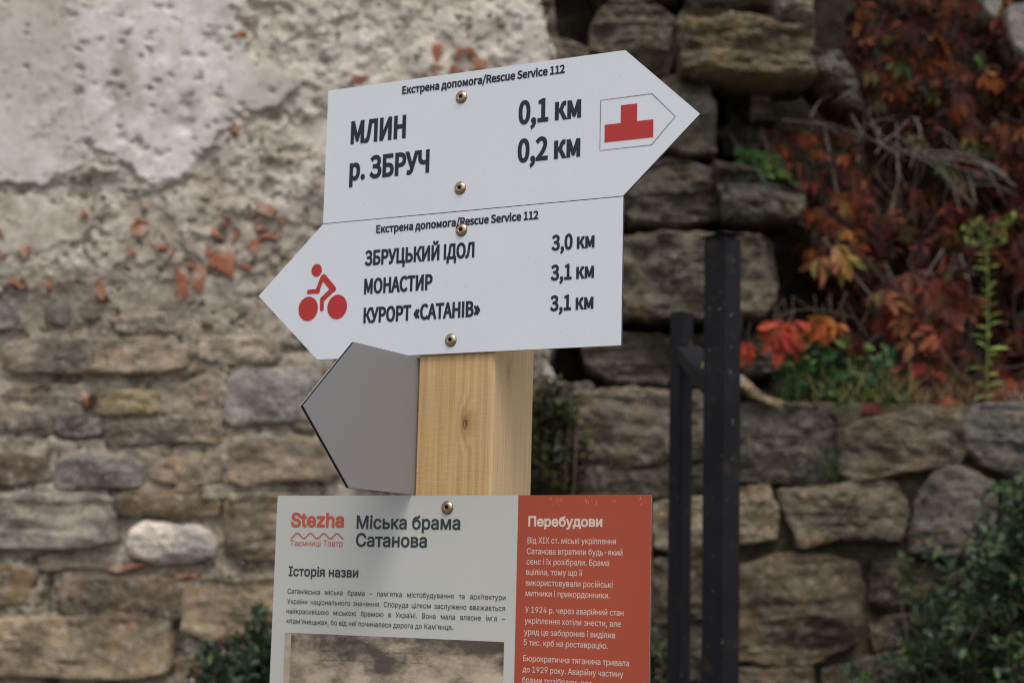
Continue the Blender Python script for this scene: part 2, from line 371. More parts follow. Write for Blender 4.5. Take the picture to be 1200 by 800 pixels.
    base = np.array(parent.location) if parent is not None else np.zeros(3)
    return mesh_obj(name, V - base, Fc, mat, parent, True, color=color)

def in_poly(x, y, poly):
    ins = np.zeros(x.shape, bool); n = len(poly)
    for i in range(n):
        x0, y0 = poly[i]; x1, y1 = poly[(i + 1) % n]
        if y0 == y1: continue
        ins ^= ((y0 > y) != (y1 > y)) & (x < (x1 - x0) * (y - y0) / (y1 - y0) + x0)
    return ins
def winding(x, y, poly):
    w_ = np.zeros(x.shape, int); n = len(poly)
    for i in range(n):
        (x0, y0), (x1, y1) = poly[i][:2], poly[(i + 1) % n][:2]; left = (x1 - x0) * (y - y0) - (x - x0) * (y1 - y0)
        w_ += ((y0 <= y) & (y1 > y) & (left > 0)).astype(int) - ((y0 > y) & (y1 <= y) & (left < 0)).astype(int)
    return w_
def grid_faces(nu, nv):
    i = np.arange(nu - 1)[None, :] + np.arange(nv - 1)[:, None] * nu; i = i.ravel()
    return np.stack([i, i + 1, i + nu + 1, i + nu], 1)

# ------------------------------------------------------------------ ground
gx = np.r_[-1500, -60, -20, -8, np.linspace(-4, 4, 60), 8, 20, 60, 1500]; gy = np.r_[-1500, -60, -20, -6, np.linspace(-2, 6, 60), 12, 30, 80, 1500]
XX, YY = np.meshgrid(gx, gy); Pg = np.c_[XX.ravel(), YY.ravel(), np.zeros(XX.size)]
near = (np.abs(Pg[:, 0]) < 5) & (np.abs(Pg[:, 1] - 2) < 5)
Pg[:, 2] = np.where(near, 0.02 * fbm(Pg * 2.0, 4, 3), 0)
gr = mesh_obj('ground', Pg, grid_faces(len(gx), len(gy)), GROUND); gr['kind'] = 'structure'

# ------------------------------------------------------------------ the plastered masonry wall behind the sign
DL = 4.70
wl = thing('ruined_wall', 'tall ruined masonry wall with flaking lime plaster, brick shards and pale stones behind the signpost', 'stone wall', (at(300, 500, DL)[0], DL + 0.3, 0))
x0, x1 = at(-560, 400, DL)[0], at(668, 200, DL)[0]; z1 = at(300, -130, DL)[2]
step = 0.0045
xs = np.arange(x0, x1, step); zs = np.arange(0.75, z1, step); nu, nv = len(xs), len(zs)
X, Z = np.meshgrid(xs, zs); X, Z = X.ravel(), Z.ravel()
# photo pixel of each wall point, to lay the plaster patches out on the wall
dx, dy, dz = X, np.full_like(X, DL), Z - CAM_H
cz_ = dx * FW[0] + dy * FW[1] + dz * FW[2]
U = 600 + FPX * (dx * RT[0] + dy * RT[1] + dz * RT[2]) / cz_; Vv = 400 - FPX * (dx * UP[0] + dy * UP[1] + dz * UP[2]) / cz_
P3 = np.c_[X, np.zeros_like(X), Z]
n1 = fbm(P3 * 6, 4, 11); n2 = fbm(P3 * 22, 4, 12); n3 = fbm(P3 * 70, 3, 13); rg = ridged(P3 * 12, 4, 14)
Uw = U + 9 * fbm(P3 * 14, 4, 21) + 5 * n3; Vw = Vv + 9 * fbm(P3 * 14, 4, 22) + 5 * fbm(P3 * 60, 3, 23)
tan_poly = [(-400, -400), (98, -400), (98, 60), (96, 120), (108, 178), (96, 200), (72, 204), (52, 222), (24, 213), (-40, 215), (-400, 225)]
lime_poly = [(80, -400), (262, -400), (266, 0), (282, 42), (300, 78), (332, 84), (352, 104), (322, 128), (276, 132), (262, 158), (236, 178), (214, 205), (192, 216), (166, 204), (148, 188), (132, 180), (112, 182), (98, 150), (86, 110), (84, 60)]
low_poly = [(-400, 228), (28, 232), (62, 240), (104, 236), (108, 262), (92, 284), (40, 300), (-400, 306)]
mt = in_poly(Uw, Vw, tan_poly); ml = in_poly(Uw, Vw, lime_poly); mlow = in_poly(Uw, Vw, low_poly)
pm = mt | ml
# masonry relief: lumpy mortar with stone hollows; deeper joints low down
rough_amt = np.clip((Vv - 60) / 400, 0.55, 1.0)
y = -rough_amt * (0.014 * n1 + 0.011 * n2 + 0.005 * n3 + 0.006 * rg)
n4 = fbm(P3 * 9 + 3.3, 5, 16, .6); n5 = fbm(P3 * 13 + 7.1, 5, 18, .6)
for thr, hgt in ((-.28, .008), (-.02, .010), (.22, .009)): y -= hgt * np.clip((n4 - thr) / .035, 0, 1) * np.clip((372 - Vv) / 60, 0, 1)      # scabs of old render with ragged edges
y += 0.016 * np.clip((n5 - .30) / .06, 0, 1) + 0.018 * np.clip((fbm(P3 * 34, 3, 19) - .52) / .08, 0, 1)            # holes and lost pieces
y += 0.014 * np.clip((Vv - 340) / 60, 0, 1) - 0.008 * np.clip((Vv - 340) / 60, 0, 1) * np.clip(fbm(P3 * 4 + 5, 3, 33) * 2, -1, 1)
cracks = [([(-20, 440), (60, 444), (145, 446), (225, 444), (232, 441)], 0.05, 5), ([(222, 418), (224, 444)], .03, 3), ([(235, 500), (262, 494), (330, 500), (378, 506)], .045, 4), ([(-20, 508), (60, 512), (130, 505)], .03, 4),
          ([(128, 572), (190, 606), (258, 606), (262, 600)], .04, 4), ([(-20, 640), (40, 652), (80, 656)], .04, 5), ([(60, 655), (52, 720)], .05, 8), ([(66, 716), (110, 728), (200, 736), (232, 726)], .045, 4), ([(228, 672), (232, 700), (204, 740), (200, 790)], .04, 5),
          ([(0, 205), (60, 222), (90, 200)], .02, 3), ([(100, 214), (118, 196), (146, 196), (168, 212)], .035, 6), ([(190, 222), (216, 210), (240, 208)], .03, 5), ([(280, 150), (300, 138), (352, 132)], .02, 4), ([(250, 200), (300, 182), (350, 176)], .025, 5), ([(330, 40), (380, 52)], .02, 4), ([(290, 345), (360, 352)], .03, 4), ([(300, 412), (368, 405)], .03, 5), ([(140, 388), (200, 392)], .03, 4)]
def seg_dist(u, v, pl):
    d = np.full(u.shape, 1e9)
    for (ax, ay), (bx, by) in zip(pl[:-1], pl[1:]):
        L2 = (bx - ax) ** 2 + (by - ay) ** 2; t = np.clip(((u - ax) * (bx - ax) + (v - ay) * (by - ay)) / L2, 0, 1)
        d = np.minimum(d, np.hypot(u - ax - t * (bx - ax), v - ay - t * (by - ay)))
    return d
for pl, dep, wd in cracks: y += (dep * .6 if pl[0][1] > 360 else dep * .35) * np.clip(.75 + n1 + n2, .1, 1.3) * np.exp(-(seg_dist(Uw, Vw, pl) / (wd * .8)) ** 2)
rng = np.random.default_rng(5)
yp = -0.020 - 0.0035 * n1 - 0.002 * n2 - 0.001 * n3 - np.where(ml, 0.003, 0)
for k in range(170):                                          # pocks in the limewashed coat
    if k < 130: pu, pv = rng.uniform(88, 320), rng.uniform(-100, 190)
    else: pu, pv = rng.uniform(-120, 90), rng.uniform(-100, 210)
    r = rng.uniform(1.2, 3.6) if k < 130 else rng.uniform(1, 2.2)
    a = rng.uniform(1, 1.9)
    yp += 0.014 * np.exp(-(((Uw * .35 + U * .65 - pu) / (r * a)) ** 2 + ((Vw * .35 + Vv * .65 - pv) / r) ** 2))
for pu, pv, rx, ry in ((219, 122, 9, 12), (219, 148, 11, 11), (132, 112, 9, 7), (274, 150, 10, 9), (165, 168, 4, 9), (93, 84, 5, 5), (92, 110, 4, 4), (205, 92, 4, 4), (238, 90, 5, 5), (256, 44, 6, 6), (175, 60, 4, 4), (150, 20, 6, 4)):
    yp += 0.020 * np.exp(-(((Uw - pu) / rx) ** 2 + ((Vw - pv) / ry) ** 2) ** 1.5)
y = np.where(mlow, np.minimum(y, -0.012 - 0.006 * n1 - 0.004 * n2), y)
y = np.where(pm, np.minimum(yp, y + 0.006), y)
edge = 652 + 13 * fbm(np.c_[Z * 9, Z * 0, Z * 0], 5, 41, .65) + 6 * n2 + np.where(Vv < 75, (Vv - 75) * 0.22, 0)
y += 0.55 * np.clip((U - edge) / 9, 0, 1) ** 0.8
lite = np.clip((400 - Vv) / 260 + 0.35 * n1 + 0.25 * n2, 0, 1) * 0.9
lime = np.clip(0.9 + 0.5 * n1 - np.clip((Vv - 110) / 200, 0, 1) * 0.5, 0.25, 1) * np.clip((U + 10 * n1 + 14 * n2 - 66) / 46, 0, 1) * np.clip((318 - U + 14 * n2) / 70, .12, 1)
lime = np.where(mt & ~ml, np.maximum(lime, 0.10 + 0.2 * np.clip(n1, 0, 1) + 0.35 * np.clip((Vv - 20) / 150, 0, 1)), lime)
Vw3 = np.c_[X, DL + y, Z] - np.array(wl.location)
F4 = grid_faces(nu, nv); fm = pm[F4].sum(1) >= 2
def sub_mesh(name, sel, mat, attrs, parent):
    used = np.unique(F4[sel]); mp = -np.ones(len(X), np.int64); mp[used] = np.arange(len(used))
    o = mesh_obj(name, Vw3[used], mp[F4[sel]], mat, parent)
    for an, arr in attrs.items():
        a = o.data.attributes.new(an, 'FLOAT', 'POINT'); a.data.foreach_set('value', arr[used].astype(np.float32))
    return o
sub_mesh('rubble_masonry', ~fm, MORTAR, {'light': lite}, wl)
sub_mesh('plaster', fm, PLASTER, {'lime': lime}, wl)['label'] = 'flaking pocked pale lime plaster on the upper wall'
# the wall's body behind its face
bxl, bxr = x0, at(640, 200, DL)[0]
def box_geo(a, b):
    (ax, ay, az), (bx, by, bz) = a, b
    V = [(ax, ay, az), (bx, ay, az), (bx, by, az), (ax, by, az), (ax, ay, bz), (bx, ay, bz), (bx, by, bz), (ax, by, bz)]
    return V, [(0, 3, 2, 1), (4, 5, 6, 7), (0, 1, 5, 4), (1, 2, 6, 5), (2, 3, 7, 6), (3, 0, 4, 7)]
V_, F_ = box_geo((bxl, DL + 0.09, 0), (bxr, DL + 0.75, z1)); mesh_obj('wall_core', np.array(V_) - np.array(wl.location), F_, CORE, wl, False)

sr = np.random.default_rng(77)
def tone(hexs, j=0.08):
    c = np.array([((v / 255) ** 2.2) for v in hexs]); c = c * .80 + c.mean() * .20 * np.array([1.1, 1, .85]); return tuple(np.clip(c * (1 + sr.normal(0, j)) * 1.36, 0, 1))
LS = [  # stones of the left wall: x0, y0, x1, y1, colour, bulge
    (-170, 352, 22, 388, (120, 115, 108), .016), (50, 351, 86, 386, (112, 108, 102), .018), (135, 366, 224, 390, (140, 130, 118), .014), (330, 300, 420, 345, (142, 132, 110), .014), (5, 394, 225, 442, (128, 117, 104), .024), (-170, 396, -4, 446, (120, 110, 98), .02),
    (232, 392, 330, 425, (150, 138, 122), .012), (262, 426, 380, 500, (128, 126, 122), .026), (112, 456, 188, 488, (138, 124, 96), .022), (-170, 462, 96, 506, (118, 108, 96), .018), (62, 482, 118, 512, (104, 98, 92), .02), (186, 486, 262, 520, (120, 110, 98), .016), (120, 492, 190, 526, (108, 98, 84), .014), (270, 508, 400, 570, (126, 114, 98), .018),
    (-170, 526, 60, 570, (110, 98, 84), .018), (62, 533, 170, 574, (128, 124, 120), .028), (172, 526, 262, 572, (126, 114, 98), .02), (-170, 574, 142, 647, (136, 134, 122), .034), (131, 572, 260, 608, (114, 98, 78), .028), (236, 566, 264, 588, (130, 124, 114), .02), (146, 609, 256, 662, (206, 196, 186), .048), (258, 574, 420, 662, (124, 110, 92), .026),
    (45, 648, 130, 670, (112, 102, 90), .02), (-170, 654, 41, 718, (122, 106, 82), .03), (65, 668, 230, 730, (112, 98, 82), .032), (210, 668, 420, 762, (124, 110, 90), .026), (-170, 716, 202, 796, (142, 126, 102), .036), (204, 764, 420, 830, (112, 98, 80), .026), (-170, 800, 90, 870, (122, 110, 92), .03), (94, 802, 202, 868, (112, 100, 84), .03),
    (420, 420, 560, 500, (124, 112, 96), .02), (410, 510, 540, 575, (118, 106, 90), .02), (424, 578, 640, 660, (126, 112, 94), .025), (424, 664, 640, 750, (118, 104, 86), .025), (560, 400, 640, 480, (112, 102, 88), .025), (545, 484, 645, 572, (118, 108, 92), .025), (424, 756, 640, 840, (118, 106, 88), .025), (206, 834, 430, 900, (120, 106, 88), .025)]
for i, (a, b, c, d, col, bl) in enumerate(LS):
    sd = 100 + i; rg_ = np.random.default_rng(sd)
    pl = box_poly(a, b, c, d, rg_)
    kw = dict(facets=5, tilt=.3, bevel=.014, grow=1.03)
    if col[0] > 170:                                          # the rounded white cobble
        pl = [(148, 628), (156, 612), (185, 608), (205, 616), (228, 612), (250, 622), (256, 642), (248, 657), (205, 664), (170, 659), (150, 650)]; kw = dict(facets=1, tilt=.1, bevel=.05, chaik=2)
    o = rock('wall_stone', pl, DL + 0.004, COBBLE if col[0] > 170 else STONE, tone(col), wl, bl, 0.10, sd, 0.0065, layer=0.03 if (c - a) > 150 and i % 2 else 0, **kw)
    if col[0] > 170: o['label'] = 'round whitish cobble in the wall'
gq = np.random.default_rng(88); yy = 352
while yy < 890:                                               # courses further along the wall
    hh = gq.uniform(38, 76); xx = -566
    while xx < -180:
        ww = min(gq.uniform(70, 190), -174 - xx); cc = gq.uniform(104, 136)
        if ww > 30: LS2 = rock('wall_stone', box_poly(xx, yy, xx + ww - 4, yy + hh - 4, gq), DL + .004, STONE, tone((cc, cc * .92, cc * .8)), wl, gq.uniform(.016, .032), .1, int(gq.integers(2000, 9000)), .0065, 5, .3, bevel=.014, n=60, rings=24)
        xx += ww
    yy += hh
BS = [(164, 267, 18, 20), (150, 296, 13, 12), (29, 296, 15, 12), (20, 331, 20, 16), (81, 318, 9, 9), (120, 340, 15, 17), (209, 333, 20, 30), (234, 328, 19, 22), (266, 309, 32, 26), (255, 279, 12, 20), (277, 279, 8, 14), (298, 290, 12, 16), (319, 276, 18, 12), (312, 248, 24, 18), (236, 297, 11, 13), (186, 289, 16, 7), (0, 277, 8, 16), (-2, 300, 8, 14), (101, 466, 9, 15), (282, 40, 11, 9), (510, 68, 17, 28), (537, 62, 9, 12), (562, 74, 15, 18), (535, 82, 16, 14), (422, 92, 15, 12), (275, 152, 11, 12), (376, 223, 9, 16), (167, 258, 12, 16), (169, 244, 6, 6), (55, 335, 8, 9), (147, 665, 44, 12), (217, 673, 28, 7), (160, 730, 38, 8), (-60, 310, 20, 16), (98, 250, 7, 6), (246, 292, 10, 14), (224, 312, 9, 8), (288, 312, 9, 8), (200, 300, 7, 8), (332, 262, 9, 8), (495, 82, 9, 10), (550, 60, 8, 9), (580, 70, 9, 8), (305, 268, 10, 8), (262, 262, 7, 8)]
for i, (bx, by, bw, bh) in enumerate(BS):
    g = np.random.default_rng(300 + i); k = g.integers(4, 6); an = np.sort(g.uniform(0, 2 * math.pi, k) * 0.35 + np.linspace(0, 2 * math.pi, k, endpoint=False))
    pl = [(bx + bw * .66 * math.cos(t) * g.uniform(.8, 1.15), by + bh * .66 * math.sin(t) * g.uniform(.8, 1.15)) for t in an]
    rock('brick_shard', pl, DL - (0.022 if by < 380 else 0.010), BRICK, tuple(g.uniform(0.2, 0.9, 3)), wl, 0.007, 0.09, 300 + i, 0.0022, 3, 0.4, n=40, rings=20, bevel=.004, chaik=0)

# ------------------------------------------------------------------ the collapsed dry rubble beside it
DR = 4.85
wr = thing('rubble_wall', 'broken dark rubble wall end of big loose stones with deep black gaps, beside the creeper', 'stone wall', (at(790, 300, DR)[0], DR + 0.3, 0))
RS = [  # outline, colour, distance offset, bulge, layers
    ([(585, -120), (640, -110), (650, 8), (655, 45), (640, 72), (590, 70)], (142, 134, 122), -.04, .05, 0),
    ([(655, 45), (672, 50), (690, 56), (690, 80), (640, 84), (640, 68)], (120, 114, 104), -.02, .04, 0),
    ([(686, 60), (694, 20), (712, 0), (770, 4), (795, 22), (800, 60), (786, 88), (735, 92)], (100, 92, 80), .02, .06, 0),
    ([(690, -120), (800, -110), (800, 0), (740, 2), (700, -6)], (96, 90, 80), .0, .06, 0), ([(640, -120), (690, -120), (694, -20), (660, -10), (646, -40)], (70, 66, 60), .12, .05, 0),
    ([(790, 22), (806, 8), (860, 14), (930, 22), (952, 36), (956, 88), (905, 94), (850, 90), (800, 84)], (108, 98, 76), -.14, .07, .03),
    ([(804, -120), (960, -120), (956, 0), (900, 8), (806, 4)], (92, 86, 76), .0, .06, .03), ([(905, 0), (950, -4), (954, 34), (910, 22)], (112, 106, 96), -.04, .04, 0),
    ([(950, 56), (985, 62), (1004, 90), (1012, 122), (992, 118), (960, 88)], (112, 108, 102), -.05, .04, 0),
    ([(776, 92), (808, 84), (832, 94), (842, 130), (838, 176), (800, 186), (760, 160), (750, 110)], (100, 96, 90), -.06, .06, 0),
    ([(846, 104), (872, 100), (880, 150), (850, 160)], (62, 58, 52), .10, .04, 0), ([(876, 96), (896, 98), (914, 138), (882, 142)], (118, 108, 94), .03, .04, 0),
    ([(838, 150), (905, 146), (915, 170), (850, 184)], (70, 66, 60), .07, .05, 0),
    ([(726, 192), (790, 186), (838, 196), (856, 226), (846, 258), (800, 270), (740, 266), (724, 230)], (84, 79, 71), -.05, .07, .03),
    ([(836, 188), (880, 196), (918, 208), (944, 226), (940, 252), (890, 262), (846, 258), (842, 220)], (88, 83, 74), -.11, .06, .025),
    ([(724, 276), (790, 272), (896, 274), (910, 286), (911, 356), (896, 370), (800, 372), (724, 372)], (100, 93, 81), -.12, .05, 0),
    ([(640, 276), (720, 278), (720, 370), (640, 372)], (92, 86, 76), .0, .05, 0), ([(636, 190), (722, 192), (722, 268), (640, 270)], (88, 83, 74), .0, .05, 0), ([(655, 92), (745, 96), (750, 184), (660, 186)], (92, 87, 78), .0, .05, 0),
    ([(682, 398), (720, 390), (786, 392), (796, 424), (780, 452), (720, 452), (690, 430)], (104, 97, 86), -.02, .05, .025),
    ([(798, 392), (866, 390), (868, 450), (800, 452)], (92, 86, 76), .02, .05, 0), ([(868, 396), (896, 388), (914, 404), (912, 440), (872, 444)], (104, 97, 86), -.03, .05, 0),
    ([(640, 440), (668, 450), (690, 446), (700, 458), (650, 466)], (128, 120, 108), -.04, .03, 0)]
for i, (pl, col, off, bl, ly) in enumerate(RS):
    rock('rubble_stone', pl, DR + off, STONE_DARK, tone(tuple(v * .84 for v in col)), wr, bl * .95, 0.26, 500 + i, 0.013, 8, 0.6, bevel=.011, layer=ly, grow=1.0, chaik=0, chip=1.8, ledge=.016, rings=44, n=130)  # dark stone, lowered further: shade of the overhangs is put into its colour
fr_rng = np.random.default_rng(66)
for i in range(70):
    u, v = fr_rng.uniform(645, 915), fr_rng.uniform(-20, 452)
    if 645 < u < 690 and v < 50: continue
    wd_, ht_ = fr_rng.uniform(12, 38), fr_rng.uniform(7, 18)
    rock('rubble_chip', box_poly(u - wd_ / 2, v - ht_ / 2, u + wd_ / 2, v + ht_ / 2, fr_rng, .3), DR + fr_rng.uniform(.03, .10), STONE_DARK, tone(tuple(fr_rng.uniform(52, 80) * np.array([1.03, 1, .9]))), wr, .02, .12, 1200 + i, .006, 4, .5, n=40, rings=20, bevel=.006, chaik=0, chip=1.6)
# hearting of the wall behind the gaps
def rough_sheet(name, px, D, mat, parent, amp, step=0.02, seed=60, zmin=0.0):
    (ua, va), (ub, vb) = px; xa, xb = at(ua, 400, D)[0], at(ub, 400, D)[0]; zb = at(600, va, D)[2]; za = max(zmin, at(600, vb, D)[2])
    xs = np.arange(xa, xb, step); zs = np.arange(za, zb, step); X, Z = np.meshgrid(xs, zs); X, Z = X.ravel(), Z.ravel()
    P = np.c_[X, X * 0, Z]; y = D - amp * (fbm(P * 5, 4, seed) + 0.5 * ridged(P * 11, 3, seed + 3))
    front = np.c_[X, y, Z]; nu, nv = len(xs), len(zs); Fc = [tuple(f) for f in grid_faces(nu, nv)]
    n = len(front); per = list(range(nu)) + [nu * k + nu - 1 for k in range(1, nv)] + list(range(nu * nv - 2, nu * (nv - 1) - 1, -1)) + [nu * k for k in range(nv - 2, 0, -1)]
    bk = front[per].copy(); bk[:, 1] = D + 0.35; m = len(per)
    Fc += [(per[(k + 1) % m], per[k], n + k, n + (k + 1) % m) for k in range(m)] + [tuple(n + k for k in range(m))]
    base = np.array(parent.location) if parent is not None else np.zeros(3)
    return mesh_obj(name, np.vstack([front, bk]) - base, Fc, mat, parent)
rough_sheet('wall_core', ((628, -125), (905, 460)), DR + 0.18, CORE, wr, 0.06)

# ------------------------------------------------------------------ the low retaining wall on the right
DT = 4.60
wt = thing('retaining_wall', 'low grey dry stone retaining wall with mossy joints, under the red creeper', 'stone wall', (at(1000, 600, DT)[0], DT + 0.25, 0))
TS = [
    ([(868, 478), (905, 474), (960, 480), (978, 492), (974, 556), (950, 568), (900, 564), (864, 560)], (92, 87, 80), -.01, .04),
    ([(986, 506), (1018, 492), (1070, 482), (1124, 480), (1130, 522), (1118, 542), (1060, 552), (1004, 566), (988, 552)], (110, 100, 84), -.02, .045),
    ([(1134, 490), (1150, 476), (1230, 472), (1240, 556), (1190, 560), (1150, 540), (1134, 524)], (112, 110, 108), -.02, .045),
    ([(864, 574), (900, 570), (912, 596), (908, 630), (866, 638)], (146, 132, 108), -.02, .04),
    ([(917, 576), (980, 568), (1050, 566), (1060, 600), (1050, 632), (990, 630), (940, 640), (926, 610)], (116, 107, 90), -.02, .045),
    ([(1074, 590), (1096, 552), (1124, 548), (1162, 566), (1166, 630), (1128, 652), (1070, 646)], (108, 102, 94), -.02, .05),
    ([(866, 664), (920, 650), (1000, 660), (1010, 690), (1000, 750), (940, 778), (866, 772)], (112, 101, 82), -.01, .05),
    ([(1022, 660), (1060, 650), (1100, 656), (1102, 706), (1050, 718), (1024, 706)], (94, 88, 76), .01, .04),
    ([(1106, 664), (1160, 650), (1176, 700), (1160, 740), (1108, 724)], (104, 98, 88), .0, .04), ([(1172, 566), (1240, 562), (1246, 650), (1180, 656)], (100, 95, 86), .0, .045), ([(1180, 662), (1250, 656), (1250, 750), (1176, 748)], (96, 90, 80), .0, .04),
    ([(862, 784), (950, 784), (960, 850), (862, 856)], (102, 92, 78), -.01, .045), ([(966, 786), (1070, 760), (1090, 850), (970, 860)], (98, 90, 78), .0, .045), ([(1096, 756), (1240, 756), (1240, 850), (1100, 850)], (98, 90, 78), .0, .045), ([(1022, 722), (1096, 716), (1096, 752), (1026, 762)], (88, 82, 72), .01, .035),
    ([(672, 462), (720, 456), (784, 460), (792, 500), (778, 540), (720, 544), (676, 530), (664, 496)], (122, 112, 96), -.01, .05),
    ([(676, 548), (730, 546), (788, 544), (790, 580), (730, 586), (676, 584)], (102, 94, 82), .0, .04), ([(794, 458), (862, 462), (862, 530), (800, 540)], (104, 96, 84), .0, .045), ([(800, 546), (860, 540), (860, 576), (800, 578)], (92, 86, 76), .01, .04),
    ([(766, 590), (806, 584), (860, 580), (862, 640), (810, 650), (770, 640)], (146, 134, 112), -.02, .045), ([(640, 590), (760, 590), (760, 650), (650, 656)], (104, 96, 84), .0, .04), ([(766, 656), (860, 650), (862, 720), (770, 730)], (110, 100, 84), .0, .045), ([(766, 736), (860, 730), (862, 790), (770, 800)], (96, 90, 78), .0, .045), ([(640, 660), (760, 660), (760, 740), (640, 744)], (100, 92, 80), .0, .045), ([(640, 750), (760, 748), (760, 830), (640, 834)], (96, 90, 78), .0, .04),
    ([(1244, 476), (1400, 474), (1400, 560), (1250, 566)], (104, 98, 90), .0, .045), ([(1252, 570), (1400, 566), (1400, 660), (1256, 664)], (100, 94, 84), .0, .045), ([(1256, 668), (1400, 666), (1400, 850), (1256, 850)], (98, 92, 82), .0, .045)]
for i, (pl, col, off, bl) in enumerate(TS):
    rock('wall_stone', pl, DT + off, STONE_DARK, tone(tuple(v * .80 for v in col)), wt, bl, 0.20, 700 + i, 0.0095, 7, 0.42, bevel=.012, grow=1.085, chaik=0, chip=1.25, ledge=.005)  # stone colour also carries painted shade from the plants and overhang above
gq = np.random.default_rng(89); yy = 474
while yy < 860:
    hh = gq.uniform(70, 105); xx = 1404
    while xx < 1880:
        ww = gq.uniform(80, 160); cc = gq.uniform(60, 84)
        rock('wall_stone', box_poly(xx, yy, xx + ww - 3, yy + hh - 3, gq), DT, STONE_DARK, tone((cc, cc * .94, cc * .83)), wt, .045, .2, int(gq.integers(2000, 9000)), .0095, 7, .42, bevel=.012, n=60, rings=24, chaik=0, chip=1.2); xx += ww
    yy += hh
# pale broken slab on the wall's top
rock('coping_slab', [(860, 436), (870, 440), (886, 456), (904, 467), (930, 474), (932, 480), (906, 477), (884, 468), (870, 455), (860, 448)], DT - .03, STONE, tone((140, 122, 96)), wt, .02, .2, 760, .003, bevel=.006)['label'] = 'pale tan broken slab on top'
JOINT = soil_mat('mossy_dark_joint', (0.045, 0.042, 0.024), (0.13, 0.118, 0.08), 20)
rough_sheet('joint_fill', ((632, 462), (1880, 870)), DT + 0.030, JOINT, wt, 0.02)

# ------------------------------------------------------------------ terrace of soil above the retaining wall, and the bank behind it
xa, xb = at(850, 470, DT)[0], at(1900, 470, DT)[0]
xs = np.arange(xa, xb, 0.02); ys = np.arange(DT + 0.03, 6.4, 0.02); X, Y = np.meshgrid(xs, ys); X, Y = X.ravel(), Y.ravel()
zt = at(1000, 478, DT)[2]
P = np.c_[X, Y, X * 0]
Zt = zt + 0.01 + 0.16 * np.clip((Y - DT) / 0.5, 0, 1) ** 1.2 + 2.2 * np.clip((Y - 5.05) / 0.55, 0, 1.2) ** 1.0 + 0.045 * fbm(P * 6, 4, 71) + 0.02 * fbm(P * 22, 3, 72)
tr = mesh_obj('terrace_ground', np.c_[X, Y, Zt], grid_faces(len(xs), len(ys)), SOIL); tr['kind'] = 'structure'

# pale old masonry that shows through the creeper, top right
wp = thing('pale_wall', 'whitish plastered wall fragment showing through the red creeper', 'wall', (at(1195, 30, 5.0)[0], 5.1, 0))
rock('plaster_face', [(1178, 10), (1190, 6), (1230, 4), (1290, 0), (1300, 70), (1240, 72), (1205, 74), (1190, 62), (1182, 40)], 4.90, STONE, (0.36, 0.34, 0.32), wp, .02, .2, 801, .004, 2, .1)
rock('plaster_face', [(1150, -30), (1168, -28), (1174, 6), (1166, 24), (1156, 20), (1152, 0)], 4.92, STONE, (0.34, 0.31, 0.29), wp, .02, .2, 802, .004, 2, .1)

# ------------------------------------------------------------------ foliage
def leaf_shape(kind):
    if kind == 'oval':   prof = [(0, .0), (.18, .34), (.45, .5), (.75, .36), (1, 0)]
    elif kind == 'lance': prof = [(0, .06), (.25, .36), (.5, .5), (.78, .28), (1, 0)]
    else:                prof = [(0, .04), (.3, .30), (.58, .5), (.82, .34), (1, 0)]
    V, Fc = [], []
    for t, wd in prof: V += [(-wd, t, 0.0), (0, t, 0.0), (wd, t, 0.0)]
    V = np.array(V)
    for i in range(len(prof) - 1):
        a = i * 3; Fc += [(a, a + 1, a + 4, a + 3), (a + 1, a + 2, a + 5, a + 4)]
    return V, np.array(Fc)
def leaves_obj(name, P, T, N, L, Wd, cols, mat, parent, kind='oval', curl=0.15, fold=0.25):
    """many leaves in one mesh: roots P, tip directions T, face normals N, lengths L, widths Wd, own colour each"""
    P, T, N = (np.asarray(a, float) for a in (P, T, N)); L = np.asarray(L); Wd = np.asarray(Wd)
    T = T / np.linalg.norm(T, axis=1, keepdims=True); B = np.cross(T, N); B /= np.linalg.norm(B, axis=1, keepdims=True) + 1e-9; N = np.cross(B, T)
    V0, F0 = leaf_shape(kind); k = len(V0); n = len(P)
    lx = V0[None, :, 0] * Wd[:, None]; ly = V0[None, :, 1] * L[:, None]
    lz = np.abs(V0[None, :, 0]) * Wd[:, None] * fold * 2 - curl * (V0[None, :, 1] ** 2) * L[:, None]
    V = P[:, None] + lx[..., None] * B[:, None] + ly[..., None] * T[:, None] + lz[..., None] * N[:, None]
    Fc = (F0[None] + (np.arange(n) * k)[:, None, None]).reshape(-1, 4)
    base = np.array(parent.location) if parent is not None else np.zeros(3)
    o = mesh_obj(name, V.reshape(-1, 3) - base, Fc, mat, parent)
    a = o.data.attributes.new('tint', 'FLOAT_COLOR', 'POINT')
    c = np.repeat(np.c_[np.asarray(cols), np.ones(n)], k, 0).astype(np.float32); a.data.foreach_set('color', c.ravel())
    return o
def pick(g, pal, n, j=0.18):
    pal = np.array([p[:3] for p in pal]); w_ = None
    i = g.integers(0, len(pal), n); return np.clip(pal[i] * np.exp(g.normal(0, j, (n, 1))) * np.exp(g.normal(0, j * .3, (n, 3))), 0, 1)
def stems_obj(paths, rads, mat, parent, name='stem', n=5):
    V, Fc = [], []
    for p, r in zip(paths, rads): tube_geo(p, r, n, V, Fc)
    base = Vector(parent.location) if parent is not None else Vector((0, 0, 0))
    return mesh_obj(name, [v - base for v in V], Fc, mat, parent)

